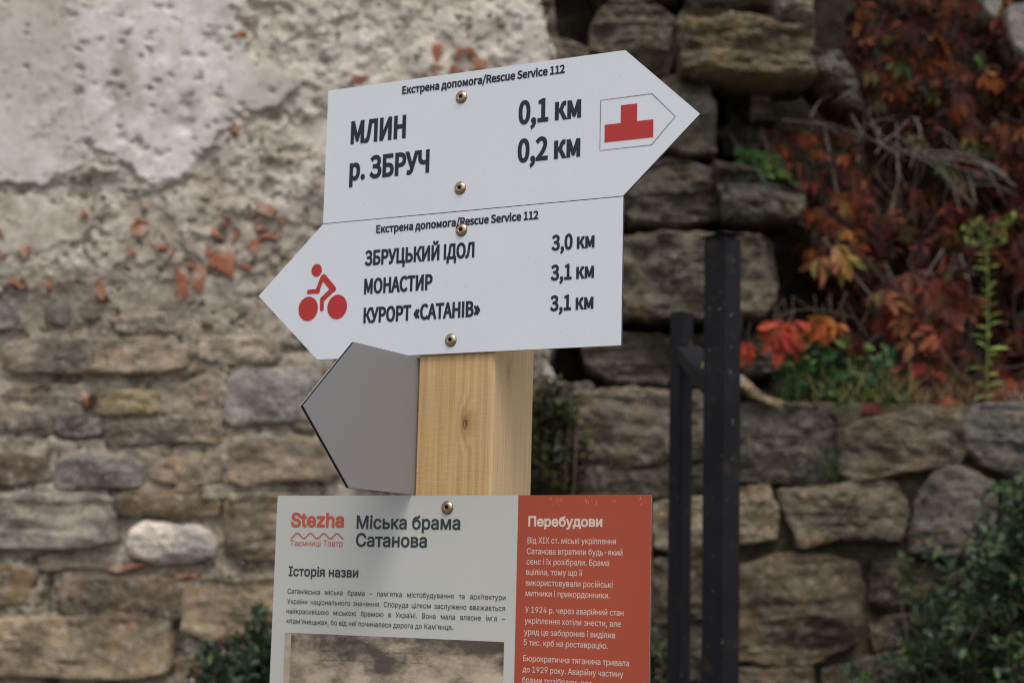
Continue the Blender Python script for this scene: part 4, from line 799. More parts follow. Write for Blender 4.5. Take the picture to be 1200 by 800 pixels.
FONTS = {
 'noto': {
  ' ': (214, ''),
  ',': (265, '72,-181 146,-134 194,-66 211,18 202,73 177,108 138,120 105,113 81,92 72,59 81,26 104,5 136,-2 146,-1 134,-54 101,-98 51,-130'),
  '.': (265, '133,-12 164,-4 187,19 196,53 187,89 164,112 133,120 101,112 78,89 70,53 78,19 101,-4'),
  '/': (374, '11,-171 74,-171 360,758 297,758'),
  '0': (530, '265,-12 339,2 399,46 445,118 473,221 483,352 473,483 445,584 399,656 339,698 265,712 192,698 131,656 86,584 58,483 48,352 58,221 86,118 131,46 192,2|265,58 196,89 149,185 132,352 149,519 196,614 265,644 335,614 382,519 399,352 382,185 335,89'),
  '1': (530, '84,0 468,0 468,73 328,73 328,700 261,700 220,680 172,663 116,650 116,595 241,595 241,73 84,73'),
  '2': (530, '42,0 482,0 482,75 288,75 251,74 212,72 174,69 265,161 342,250 399,337 436,423 449,507 424,616 353,687 244,712 164,700 97,664 38,610 89,561 131,602 180,631 234,642 306,624 349,575 363,503 351,429 313,348 250,259 160,161 42,52'),
  '3': (530, '251,-12 365,12 446,80 477,187 456,272 403,331 329,365 329,370 394,406 437,462 453,538 426,632 354,692 248,712 174,701 110,672 53,629 100,574 143,609 192,633 245,642 309,628 349,589 364,531 346,463 285,415 170,397 170,330 299,313 367,264 388,190 370,121 320,76 245,60 175,72 118,101 73,140 28,84 82,37 155,1'),
  'I': (280, '96,0 184,0 184,700 96,700'),
  'R': (606, '184,368 184,628 302,628 395,617 452,577 472,504 452,428 395,383 302,368|480,0 580,0 402,307 485,344 540,409 560,504 528,619 442,682 315,700 96,700 96,0 184,0 184,297 310,297'),
  'S': (569, '290,-12 417,14 499,85 528,186 509,273 457,332 384,373 285,416 230,442 186,478 168,534 184,588 230,623 299,635 360,627 412,605 458,570 504,626 448,671 378,701 299,712 185,688 107,623 78,527 101,441 155,384 221,348 321,304 381,274 423,237 438,179 421,119 371,79 291,65 220,76 154,106 98,152 46,91 114,36 196,0'),
  'c': (487, '292,-12 353,-4 410,18 460,53 422,112 387,86 346,67 300,60 216,85 160,154 139,259 161,364 218,433 303,458 341,453 375,437 406,414 450,471 410,501 360,523 299,532 222,520 153,486 99,430 63,354 50,259 62,165 95,89 147,34 214,-1'),
  'e': (529, '298,-12 363,-5 419,13 468,40 437,98 398,76 355,62 308,57 220,80 161,142 136,239 485,239 487,253 488,270 489,288 465,417 394,502 282,532 212,520 149,484 97,428 62,352 50,259 62,165 97,89 151,34 219,-1|135,301 162,388 215,443 284,462 353,444 397,389 413,301'),
  'i': (263, '88,0 176,0 176,519 88,519|132,626 162,633 183,653 190,684 183,713 162,733 132,740 102,733 82,713 74,684 82,653 102,633'),
  'r': (371, '88,0 176,0 176,333 215,404 260,442 306,454 325,453 340,450 356,445 372,520 356,527 338,531 317,532 262,519 212,481 170,424 168,424 159,519 88,519'),
  's': (447, '223,-12 327,9 390,64 412,141 388,220 328,267 254,299 199,321 158,349 142,389 153,426 184,454 239,464 282,458 320,442 356,418 398,473 353,502 299,524 238,532 141,512 80,459 59,385 82,312 139,266 210,235 266,212 311,181 329,137 317,96 283,66 226,55 169,63 119,85 73,117 31,59 86,22 152,-3'),
  'u': (580, '240,-12 305,-1 360,32 411,81 414,81 420,0 493,0 493,519 406,519 406,151 359,101 315,72 265,63 210,77 178,122 168,201 168,519 80,519 80,190 97,79 150,11'),
  'v': (498, '200,0 302,0 485,519 399,519 301,223 253,71 248,71 201,223 103,519 12,519'),
  'x': (476, '14,0 106,0 176,121 228,214 233,214 289,121 366,0 461,0 290,262 448,519 357,519 293,405 247,318 243,318 192,405 122,519 28,519 185,270'),
  '«': (457, '194,71 231,100 105,268 231,435 194,468 48,302 48,236|362,71 399,100 273,268 399,435 362,468 217,302 217,236'),
  '»': (457, '95,71 241,236 241,302 95,468 57,435 183,268 57,100|264,71 410,236 410,302 264,468 226,435 352,268 226,100'),
  'А': (581, '4,0 93,0 160,214 416,214 483,0 577,0 339,700 241,700|182,284 217,392 241,470 264,548 286,628 290,628 361,392 394,284'),
  'Б': (619, '96,0 323,0 408,8 478,33 530,75 563,134 574,212 541,325 451,387 319,406 184,406 184,626 528,626 528,700 96,700|184,71 184,337 306,337 406,324 467,283 488,209 468,131 408,85 308,71'),
  'В': (627, '96,0 319,0 407,8 480,33 536,74 572,131 584,205 566,287 516,343 442,372 442,377 498,410 532,463 544,529 513,628 429,683 304,700 96,700|184,403 184,630 292,630 384,619 439,583 457,518 440,456 386,417 288,403|184,71 184,334 307,334 411,321 475,279 498,208 475,131 410,85 307,71'),
  'Д': (680, '115,0 566,0 566,-201 643,-201 653,22 653,75 575,75 575,700 222,700 208,617 196,544 184,475 172,405 158,327 123,182 90,104 60,75 28,75 28,22 37,-201 115,-201|159,75 189,130 215,208 238,312 256,420 272,518 289,626 486,626 486,75'),
  'Е': (562, '96,0 510,0 510,75 184,75 184,330 450,330 450,406 184,406 184,626 499,626 499,700 96,700'),
  'З': (592, '296,-12 376,-3 445,23 500,66 535,125 548,199 530,282 480,341 408,371 408,376 464,411 500,466 512,534 484,630 406,691 289,712 207,702 135,673 76,628 123,570 171,605 226,627 287,635 359,622 408,585 426,523 408,457 351,417 250,403 193,403 193,334 272,334 375,320 440,277 462,203 439,128 379,81 296,65 222,73 157,100 95,150 46,89 119,31 202,-2'),
  'И': (700, '96,0 189,0 448,444 524,586 528,586 523,515 519,441 517,368 517,0 605,0 605,700 511,700 252,257 177,115 173,115 177,187 181,262 183,336 183,700 96,700'),
  'Й': (700, '96,0 189,0 448,444 524,586 528,586 523,515 519,441 517,368 517,0 605,0 605,700 511,700 252,257 177,115 173,115 177,187 181,262 183,336 183,700 96,700|354,756 448,777 498,828 516,897 439,897 430,851 403,818 354,805 306,818 279,851 269,897 193,897 211,828 261,777'),
  'К': (619, '96,0 184,0 184,332 305,332 520,0 616,0 374,372 468,540 503,597 531,623 560,628 584,626 600,707 588,710 575,712 561,712 506,703 457,664 404,583 306,405 184,405 184,700 96,700'),
  'Л': (672, '60,-12 132,8 185,87 228,250 242,325 256,400 269,474 282,549 296,626 488,626 488,0 577,0 577,700 226,700 211,609 195,521 179,433 163,347 146,260 114,138 83,84 49,72 18,78 0,-3 19,-9 39,-12'),
  'М': (775, '96,0 176,0 176,388 174,454 170,527 164,594 168,594 224,435 357,71 416,71 548,435 605,594 608,594 603,527 599,454 597,388 597,0 679,0 679,700 573,700 439,326 391,180 387,180 336,326 202,700 96,700'),
  'Н': (695, '96,0 184,0 184,330 511,330 511,0 600,0 600,700 511,700 511,407 184,407 184,700 96,700'),
  'О': (709, '354,-12 453,4 535,51 599,127 639,228 653,352 639,476 599,576 535,650 453,697 354,712 256,697 173,650 110,576 70,476 55,352 70,228 110,127 173,51 256,4|354,65 284,78 227,116 183,176 156,255 146,352 156,449 183,527 227,586 284,622 354,635 424,622 482,586 526,527 553,449 562,352 553,255 526,176 482,116 424,78'),
  'Р': (605, '96,0 184,0 184,279 300,279 386,287 457,312 511,355 546,415 558,495 546,575 511,633 456,672 383,693 296,700 96,700|184,350 184,628 285,628 387,616 449,575 470,495 450,413 390,366 288,350'),
  'С': (609, '360,-12 444,-1 515,33 575,88 526,144 479,102 426,74 364,65 290,78 229,115 184,175 156,255 146,352 156,449 186,527 232,586 293,622 367,635 422,627 470,604 510,569 558,626 509,669 444,700 366,712 265,696 180,650 113,575 71,474 55,350 70,225 112,124 177,50 261,3'),
  'Т': (572, '242,0 330,0 330,626 542,626 542,700 30,700 30,626 242,626'),
  'У': (549, '145,-12 221,4 277,52 317,127 548,700 457,700 336,388 287,250 284,250 230,388 98,700 6,700 244,164 229,126 207,94 178,76 138,70 120,71 106,73 95,77 75,-2 95,-8 117,-11'),
  'Ц': (686, '571,-201 648,-201 657,22 657,75 580,75 580,700 491,700 491,75 184,75 184,700 96,700 96,0 571,0'),
  'Ч': (638, '454,0 541,0 541,700 454,700 454,366 421,360 382,357 334,355 238,369 178,418 158,510 158,700 72,700 72,510 83,422 116,357 168,314 239,290 326,283 376,284 418,287 454,292'),
  'Ь': (619, '96,0 315,0 402,8 472,33 526,75 559,135 571,215 538,329 448,393 313,414 184,414 184,700 96,700|184,72 184,341 301,341 403,327 465,286 485,213 464,132 403,86 303,72'),
  'а': (538, '207,-12 269,-2 327,25 379,62 382,62 390,0 461,0 461,319 443,431 385,505 282,532 202,521 133,495 78,464 112,404 157,431 209,451 267,459 333,440 366,392 374,329 257,310 167,282 105,244 68,196 56,135 76,55 129,5|232,58 185,66 153,93 140,140 162,199 236,243 374,270 374,126 326,89 280,66'),
  'г': (438, '88,0 176,0 176,448 411,448 411,519 88,519'),
  'д': (567, '105,0 459,0 459,-183 535,-183 543,16 543,71 468,71 468,519 147,519 119,288 98,161 73,97 46,71 21,71 21,16 30,-183 105,-183|138,71 162,116 181,182 196,272 216,448 381,448 381,71'),
  'е': (529, '298,-12 363,-5 419,13 468,40 437,98 398,76 355,62 308,57 220,80 161,142 136,239 485,239 487,253 488,270 489,288 465,417 394,502 282,532 212,520 149,484 97,428 62,352 50,259 62,165 97,89 151,34 219,-1|135,301 162,388 215,443 284,462 353,444 397,389 413,301'),
  'к': (531, '88,0 176,0 176,234 277,234 422,0 517,0 341,272 386,376 410,422 434,442 460,447 477,444 493,526 484,529 474,531 462,532 411,524 367,491 327,421 275,305 176,305 176,519 88,519'),
  'м': (675, '88,0 166,0 166,234 164,289 160,353 157,413 160,413 208,290 309,49 367,49 466,290 515,413 519,413 514,353 511,289 509,234 509,0 588,0 588,519 488,519 389,275 374,232 358,190 342,149 337,149 290,275 188,519 88,519'),
  'н': (601, '88,0 176,0 176,231 425,231 425,0 512,0 512,519 425,519 425,308 176,308 176,519 88,519'),
  'о': (579, '289,-12 363,-1 429,34 481,89 516,165 529,259 516,354 481,430 429,486 363,520 289,532 216,520 150,486 97,430 62,354 50,259 62,165 97,89 150,34 216,-1|289,60 211,85 158,154 139,259 158,364 211,433 289,458 368,433 421,364 440,259 421,154 368,85'),
  'п': (590, '88,0 176,0 176,448 415,448 415,0 502,0 502,519 88,519'),
  'р': (592, '88,-219 176,-219 176,-43 173,48 220,15 269,-6 316,-12 385,0 447,35 496,92 529,170 541,267 533,357 507,430 466,485 408,520 335,532 276,522 220,495 170,458 168,458 159,519 88,519|302,61 264,66 221,83 176,115 176,388 224,426 270,450 313,458 393,434 437,368 451,266 431,156 379,86'),
  'с': (487, '292,-12 353,-4 410,18 460,53 422,112 387,86 346,67 300,60 216,85 160,154 139,259 161,364 218,433 303,458 341,453 375,437 406,414 450,471 410,501 360,523 299,532 222,520 153,486 99,430 63,354 50,259 62,165 95,89 147,34 214,-1'),
  'т': (491, '202,0 288,0 288,448 463,448 463,519 28,519 28,448 202,448'),
  'э': (487, '123,239 352,239 328,138 272,77 187,57 139,64 97,81 61,107 26,53 74,18 131,-4 195,-12 273,-2 340,31 392,85 425,161 436,259 424,358 391,435 339,489 275,521 201,532 132,523 78,500 36,469 77,416 110,440 149,456 196,462 270,444 324,391 351,301 123,301'),
 },
 'inter': {
  ' ': (258, ''),
  "'": (284, '107,437 97,700 187,700 177,437'),
  ',': (258, '52,-164 93,98 188,98 116,-164'),
  '-': (623, '464,336 464,258 157,258 157,336'),
  '.': (258, '131,-6 115,-4 100,2 87,12 76,25 70,40 68,56 70,73 76,88 87,101 100,111 115,117 131,119 148,117 163,111 176,101 186,88 192,73 194,56 192,40 186,25 176,12 163,2 148,-4'),
  '1': (623, '105,0 105,75 538,75 538,0|380,700 380,0 292,0 292,617 288,617 118,492 118,587 273,700'),
  '2': (623, '88,0 88,65 322,315 347,342 369,366 388,389 404,409 417,430 428,449 435,469 439,490 441,511 439,535 433,557 423,576 410,593 394,607 376,618 355,626 332,631 308,632 282,630 258,625 237,616 219,603 203,587 191,569 182,548 177,524 175,498 90,498 93,538 103,575 119,609 140,638 166,663 197,683 232,698 269,706 310,709 350,706 387,698 421,683 451,664 476,640 497,613 512,582 521,548 524,513 523,487 518,462 510,437 499,412 483,385 462,356 436,324 405,288 367,247 210,83 210,78 536,78 536,0'),
  '4': (623, '54,145 54,218 340,700 428,700 149,228 149,224 568,224 568,145|388,0 388,167 388,201 388,437 472,437 472,0'),
  '5': (623, '304,-9 264,-7 227,2 193,15 162,34 136,56 114,83 97,112 87,145 82,179 168,179 172,159 179,140 190,122 204,107 220,94 238,83 259,75 281,70 304,69 332,71 357,77 380,89 401,104 418,122 432,144 443,168 449,194 451,223 449,252 442,279 432,304 417,326 399,345 378,361 354,372 328,379 300,381 276,380 253,376 230,369 209,361 191,350 176,338 93,348 132,700 504,700 504,622 207,622 184,415 187,415 204,427 223,438 244,447 267,454 291,458 316,459 347,457 376,451 404,442 430,428 454,412 475,393 493,370 509,345 521,318 531,289 536,258 538,225 535,181 524,141 508,104 485,71 457,44 425,21 388,4 348,-6'),
  '9': (623, '311,709 353,706 391,696 427,680 458,658 485,630 506,598 522,561 532,521 535,477 533,443 525,408 513,371 494,331 468,284 434,232 276,0 179,0 415,341 423,341 416,328 407,316 396,304 383,294 369,285 353,278 336,272 319,269 300,268 259,271 222,280 189,295 159,315 134,340 114,370 99,404 90,442 87,484 91,526 100,565 117,600 138,632 165,658 196,680 231,696 270,706|311,633 285,631 262,625 240,614 220,599 204,581 190,560 180,537 174,511 172,484 174,456 180,430 190,407 204,386 220,368 240,354 262,343 285,337 311,335 337,337 361,343 383,354 403,368 419,385 433,406 443,429 449,455 451,482 449,510 443,536 433,560 419,581 403,599 384,614 362,625 337,631'),
  'I': (413, '43,0 43,78 163,78 163,622 43,622 43,700 371,700 371,622 251,622 251,78 371,78 371,0'),
  'S': (614, '308,-12 259,-9 215,-1 175,13 141,32 112,55 88,83 70,114 58,150 53,188 144,188 148,162 157,140 170,121 187,104 206,91 229,81 254,73 280,69 308,68 339,69 367,74 393,83 417,95 437,109 453,126 466,146 473,168 475,192 473,213 467,231 457,246 443,259 426,271 407,281 385,290 362,299 337,306 253,329 199,348 155,370 119,398 92,430 77,469 71,513 75,550 86,585 103,616 127,644 156,666 189,685 227,699 268,707 312,709 357,707 398,698 435,685 468,666 496,644 519,617 536,588 547,555 552,520 464,520 456,553 440,580 416,602 385,618 350,628 310,631 281,629 254,624 230,616 209,605 191,592 177,576 167,557 160,538 158,517 161,494 168,475 180,459 196,445 213,434 233,424 253,416 273,409 292,404 364,384 384,378 406,371 429,363 451,353 473,341 494,327 512,311 529,293 543,272 553,248 560,221 562,191 559,154 549,119 532,87 509,59 480,35 445,15 404,0 359,-9'),
  'X': (653, '25,0 299,391 299,325 40,700 143,700 245,551 258,531 270,513 281,497 307,453 316,437 325,420 335,402 319,402 329,420 338,437 347,452 374,497 385,513 397,531 411,551 514,700 614,700 356,329 356,395 627,0 525,0 402,178 390,196 379,212 369,227 344,269 335,284 327,300 317,318 336,318 327,301 318,285 310,270 284,228 274,213 262,196 250,178 126,0'),
  'a': (536, '220,-12 188,-10 158,-3 130,7 105,21 83,39 66,61 52,87 44,116 42,148 44,177 50,201 59,222 73,239 88,254 107,266 127,276 149,284 172,290 245,303 275,306 300,309 322,312 339,315 354,318 365,323 373,330 378,339 379,350 379,353 378,374 374,392 367,408 357,422 345,434 330,443 312,450 292,454 269,455 246,454 224,450 205,443 189,435 174,425 162,414 152,402 144,389 138,377 56,401 70,430 87,455 108,476 131,493 156,507 183,517 211,523 239,528 267,529 286,528 307,526 329,522 351,516 372,507 393,496 412,481 429,463 443,441 454,414 461,382 463,346 463,0 381,0 381,71 375,71 368,59 358,47 347,34 333,22 316,11 296,1 274,-6 248,-10|234,62 264,65 290,71 314,81 333,94 350,110 362,128 372,148 377,169 379,190 379,261 374,257 367,254 357,250 345,247 332,245 318,242 276,236 262,234 251,232 241,231 222,228 203,224 185,218 168,211 154,202 142,192 133,179 128,163 126,144 128,127 133,112 140,99 151,88 163,79 179,72 196,67 214,64'),
  'e': (556, '292,-11 243,-8 200,4 161,23 127,48 99,79 77,117 60,159 50,206 47,257 50,308 60,356 76,399 98,437 126,468 158,494 196,514 237,525 282,529 311,527 338,523 366,515 392,503 416,488 439,469 460,446 477,419 491,388 502,352 509,312 511,267 511,233 103,233 103,304 465,304 426,278 424,311 419,342 410,369 397,394 381,415 361,432 338,444 312,452 282,454 252,452 225,444 201,431 181,414 164,394 150,371 140,345 134,318 132,290 132,244 134,208 141,175 152,146 167,121 186,101 208,85 233,73 261,66 292,63 313,64 331,67 349,73 365,80 380,89 393,100 404,113 413,128 420,145 502,125 492,99 479,75 461,54 440,35 416,19 389,6 359,-4 327,-9'),
  'h': (564, '156,312 156,0 72,0 72,700 156,700 156,396 141,396 159,439 182,473 209,498 241,515 275,526 313,529 347,527 378,519 406,507 431,490 452,468 469,441 481,410 489,373 491,331 491,0 407,0 407,324 404,361 393,393 376,419 352,438 323,449 289,453 265,451 242,446 221,437 203,424 187,408 174,389 164,366 158,341'),
  't': (313, '280,522 280,450 9,450 9,522|89,648 173,648 173,134 175,114 180,97 187,84 199,76 214,70 234,69 240,69 247,69 255,70 278,74 293,2 284,0 275,-2 264,-4 232,-6 190,-2 155,10 127,29 106,56 93,89 89,128'),
  'z': (523, '57,0 57,63 350,440 350,444 66,444 66,522 458,522 458,455 173,83 173,78 466,78 466,0'),
  '«': (554, '232,68 45,288 232,508 328,508 144,288 328,68|422,68 236,288 422,508 519,508 335,288 519,68'),
  '»': (554, '36,68 219,288 36,508 132,508 319,288 132,68|226,68 410,288 226,508 322,508 509,288 322,68'),
  'І': (413, '43,0 43,78 163,78 163,622 43,622 43,700 371,700 371,622 251,622 251,78 371,78 371,0'),
  'А': (660, '23,0 277,700 380,700 637,0 544,0 395,416 386,444 375,476 363,512 350,554 336,602 319,658 337,658 321,602 306,553 293,510 281,474 271,443 262,416 117,0|151,195 151,273 509,273 509,195'),
  'Б': (618, '83,0 83,700 501,700 501,622 171,622 171,406 333,406 378,404 419,396 456,382 488,364 515,341 537,313 553,282 562,246 565,207 562,167 553,130 537,97 516,69 489,45 457,25 420,11 378,3 333,0|171,78 331,78 374,81 411,93 440,112 461,137 474,170 478,208 474,244 461,273 440,297 411,315 374,325 331,329 171,329'),
  'В': (628, '83,0 83,700 332,700 377,697 418,689 452,675 482,657 506,634 524,608 537,579 545,548 548,514 546,486 541,462 532,440 520,422 506,407 490,393 472,383 453,374 433,367 433,361 456,357 478,350 500,338 520,322 538,303 554,280 566,253 573,222 575,187 572,153 564,121 551,92 531,65 506,43 474,25 436,11 391,3 339,0|171,78 337,78 386,82 425,92 454,110 473,132 485,158 489,188 487,211 481,233 471,253 458,271 441,287 420,300 397,310 371,316 342,318 171,318|171,393 327,393 352,394 375,399 397,408 415,419 431,433 445,449 454,468 460,489 462,512 459,541 448,567 430,590 405,608 371,618 330,622 171,622'),
  'К': (642, '83,0 83,700 171,700 171,395 270,395 498,700 606,700 345,361 617,0 510,0 273,318 171,318 171,0'),
  'М': (864, '83,0 83,700 209,700 381,257 386,246 390,233 395,219 412,169 428,115 434,98 438,82 443,67 423,67 427,82 432,97 437,114 454,167 471,218 476,233 481,246 485,257 655,700 781,700 781,0 694,0 694,400 694,416 694,432 694,450 695,507 696,568 698,629 706,629 685,563 663,499 656,479 650,460 643,443 637,427 632,413 627,400 470,0 394,0 234,400 230,412 225,426 219,442 213,459 206,477 199,497 178,561 154,629 163,629 165,572 166,511 167,452 168,433 168,416 168,400 168,0'),
  'П': (711, '629,700 629,0 540,0 540,622 171,622 171,0 83,0 83,700'),
  'С': (702, '368,-9 332,-8 299,-2 266,6 236,19 207,34 180,53 155,75 133,100 113,128 96,159 81,192 70,228 62,266 57,307 55,350 57,393 62,433 70,472 81,508 96,541 113,572 133,600 155,624 180,646 207,665 236,681 266,694 299,702 332,708 368,709 403,708 436,703 468,694 499,682 527,667 553,648 577,627 598,603 616,576 631,546 643,514 651,479 562,479 555,502 547,524 536,543 523,560 508,576 492,589 474,601 454,610 434,618 412,623 390,626 368,627 326,624 288,613 253,595 221,570 194,538 172,501 156,456 146,406 142,350 146,293 156,243 172,199 194,161 221,130 253,105 288,87 327,76 368,73 390,74 412,77 434,82 454,90 474,99 492,111 508,124 523,140 536,157 547,177 555,198 562,221 651,221 643,186 632,154 617,125 598,98 577,74 554,52 527,34 499,18 469,6 436,-2 403,-8'),
  'Т': (617, '44,622 44,700 574,700 574,622 353,622 353,0 265,0 265,622'),
  'У': (601, '119,0 119,79 168,79 190,80 208,84 224,90 237,99 247,111 255,127 269,159 23,700 120,700 212,491 227,455 242,421 254,389 288,296 319,204 294,204 309,247 325,291 341,337 358,385 377,436 399,491 482,700 578,700 336,116 326,94 315,74 303,56 289,40 272,26 253,15 229,7 200,2 167,0'),
  'а': (536, '220,-12 188,-10 158,-3 130,7 105,21 83,39 66,61 52,87 44,116 42,148 44,177 50,201 59,222 73,239 88,254 107,266 127,276 149,284 172,290 245,303 275,306 300,309 322,312 339,315 354,318 365,323 373,330 378,339 379,350 379,353 378,374 374,392 367,408 357,422 345,434 330,443 312,450 292,454 269,455 246,454 224,450 205,443 189,435 174,425 162,414 152,402 144,389 138,377 56,401 70,430 87,455 108,476 131,493 156,507 183,517 211,523 239,528 267,529 286,528 307,526 329,522 351,516 372,507 393,496 412,481 429,463 443,441 454,414 461,382 463,346 463,0 381,0 381,71 375,71 368,59 358,47 347,34 333,22 316,11 296,1 274,-6 248,-10|234,62 264,65 290,71 314,81 333,94 350,110 362,128 372,148 377,169 379,190 379,261 374,257 367,254 357,250 345,247 332,245 318,242 276,236 262,234 251,232 241,231 222,228 203,224 185,218 168,211 154,202 142,192 133,179 128,163 126,144 128,127 133,112 140,99 151,88 163,79 179,72 196,67 214,64'),
  'б': (566, '286,-11 242,-8 202,3 164,21 131,45 102,76 79,113 61,155 51,202 47,255 47,272 48,324 51,372 56,414 64,452 74,487 86,517 101,543 119,566 139,586 163,602 189,616 219,626 252,634 288,640 328,644 347,646 363,649 376,653 386,658 394,664 399,671 402,679 404,689 404,700 480,700 478,675 473,653 465,634 454,618 438,604 418,593 393,584 363,577 328,574 284,569 245,562 213,551 186,537 164,516 147,490 133,457 123,416 117,366 118,366 130,389 144,411 162,432 182,451 205,467 230,481 257,492 285,498 315,500 352,496 387,485 419,467 447,442 472,413 492,377 507,338 516,295 519,249 516,202 506,157 489,116 466,80 439,49 406,23 369,4 329,-7|287,63 316,65 343,73 366,85 387,102 404,123 417,148 427,177 433,209 435,245 433,281 428,313 418,342 405,367 389,388 369,404 346,416 320,424 290,426 260,423 233,416 207,403 185,385 167,363 152,338 140,308 134,276 132,241 134,208 140,178 150,149 164,124 182,103 203,86 228,73 256,66'),
  'в': (539, '72,0 72,522 287,522 339,518 385,505 422,484 450,456 467,422 473,383 470,354 461,330 445,310 425,295 400,283 372,274 391,270 411,263 429,254 447,242 462,227 475,210 485,189 491,167 493,141 490,115 484,91 472,69 456,49 436,32 412,18 385,8 354,2 319,0|152,77 319,77 345,79 366,85 383,96 396,110 404,128 406,148 404,173 396,193 383,210 366,223 345,230 319,233 152,233|152,303 287,303 316,305 341,312 361,323 376,337 385,355 388,376 385,396 376,413 361,427 341,437 316,443 287,445 152,445'),
  'г': (418, '398,522 398,444 156,444 156,0 72,0 72,522'),
  'д': (588, '18,-151 18,78 61,78 71,89 80,101 89,113 96,127 103,143 109,160 114,179 119,201 124,225 127,253 131,283 134,318 152,522 490,522 490,78 570,78 570,-151 486,-151 486,0 102,0 102,-151|156,78 406,78 406,444 228,444 217,318 211,265 204,217 196,174 186,137 173,104'),
  'е': (556, '292,-11 243,-8 200,4 161,23 127,48 99,79 77,117 60,159 50,206 47,257 50,308 60,356 76,399 98,437 126,468 158,494 196,514 237,525 282,529 311,527 338,523 366,515 392,503 416,488 439,469 460,446 477,419 491,388 502,352 509,312 511,267 511,233 103,233 103,304 465,304 426,278 424,311 419,342 410,369 397,394 381,415 361,432 338,444 312,452 282,454 252,452 225,444 201,431 181,414 164,394 150,371 140,345 134,318 132,290 132,244 134,208 141,175 152,146 167,121 186,101 208,85 233,73 261,66 292,63 313,64 331,67 349,73 365,80 380,89 393,100 404,113 413,128 420,145 502,125 492,99 479,75 461,54 440,35 416,19 389,6 359,-4 327,-9'),
  'ж': (775, '29,0 240,265 31,522 131,522 304,300 346,300 346,522 430,522 430,300 471,300 644,522 744,522 536,265 747,0 645,0 470,223 430,223 430,0 346,0 346,223 306,223 131,0'),
  'з': (473, '235,-6 201,-4 169,1 139,11 112,24 89,40 70,59 56,81 47,105 43,131 129,131 133,113 144,98 162,84 184,74 208,67 235,65 265,68 291,76 313,89 329,107 339,127 342,149 339,173 328,194 311,211 287,225 258,233 224,235 189,235 189,298 224,298 252,301 277,308 298,321 315,337 325,357 328,380 325,402 317,421 303,437 285,450 263,457 238,459 212,457 189,451 167,439 150,425 140,407 136,387 54,387 58,414 67,438 81,461 99,481 121,497 147,510 176,520 206,526 238,528 272,526 302,519 329,509 353,494 373,477 389,456 401,434 408,410 410,384 407,355 397,330 381,308 361,291 337,279 310,271 310,267 346,259 376,245 400,226 417,202 427,175 430,144 428,116 419,90 405,66 386,45 363,28 336,13 305,2 272,-4'),
  'и': (565, '492,0 408,0 408,378 403,378 153,0 72,0 72,522 156,522 156,143 162,143 412,522 492,522'),
  'й': (565, '492,0 408,0 408,378 403,378 153,0 72,0 72,522 156,522 156,143 162,143 412,522 492,522|282,596 258,598 235,604 214,613 195,626 178,642 165,661 155,682 149,704 147,728 208,728 210,708 217,691 229,676 244,664 262,658 282,655 303,658 320,664 336,676 347,691 354,708 357,728 419,728 417,704 411,682 401,661 387,643 371,627 352,614 330,604 307,598'),
  'к': (518, '72,0 72,522 156,522 156,296 210,296 397,522 503,522 294,270 506,0 399,0 230,218 156,218 156,0'),
  'л': (551, '9,0 9,78 28,78 42,79 55,81 67,86 76,94 85,105 92,118 98,135 103,157 107,183 111,213 113,249 116,290 125,522 479,522 479,0 394,0 394,444 205,444 197,261 193,206 186,158 178,116 166,80 149,51 129,29 104,13 74,3 38,0'),
  'м': (737, '72,0 72,522 199,522 319,231 338,182 353,138 365,97 376,56 361,56 371,96 383,137 398,182 417,231 536,522 664,522 664,0 579,0 579,272 579,326 580,379 581,433 582,488 592,488 585,461 578,436 571,413 548,347 540,324 530,299 519,272 404,0 331,0 215,272 204,298 194,323 185,346 163,413 156,436 148,461 141,488 153,488 154,437 155,384 156,328 156,272 156,0'),
  'н': (562, '425,307 425,229 137,229 137,307|156,522 156,0 72,0 72,522|490,522 490,0 405,0 405,522'),
  'о': (571, '285,-11 240,-8 198,4 161,23 128,48 100,80 77,117 60,160 50,207 47,258 50,310 60,358 77,401 100,438 128,470 161,495 198,514 240,525 285,529 331,525 373,514 411,495 444,470 472,438 494,401 511,358 521,310 524,258 521,207 511,160 494,117 472,80 444,48 411,23 373,4 331,-8|285,64 318,67 347,76 372,91 393,110 410,134 423,162 432,192 437,224 439,258 437,292 432,325 423,355 410,383 393,407 372,427 347,442 318,451 285,454 253,451 224,442 200,427 179,407 162,383 149,355 140,325 134,292 132,258 134,224 140,192 149,162 162,134 179,110 200,91 224,76 253,67'),
  'п': (562, '489,522 489,0 405,0 405,444 157,444 157,0 72,0 72,522'),
  'р': (584, '72,-196 72,522 154,522 154,439 163,439 170,450 178,462 189,476 202,489 217,501 236,513 258,522 284,527 315,529 357,525 396,514 431,496 461,471 488,440 509,403 524,360 534,312 537,260 534,207 525,159 509,116 488,79 462,47 431,22 396,4 358,-8 316,-11 286,-9 260,-4 237,5 219,17 203,29 190,43 179,57 170,69 163,81 156,81 156,-196|303,64 334,67 361,76 385,90 405,109 421,133 435,160 444,191 450,225 451,261 450,296 444,329 435,359 422,386 405,410 385,428 361,443 334,451 303,454 272,451 245,443 222,429 202,411 185,388 172,362 163,331 157,298 155,261 157,223 163,189 172,158 185,131 202,108 222,89 246,75 273,67'),
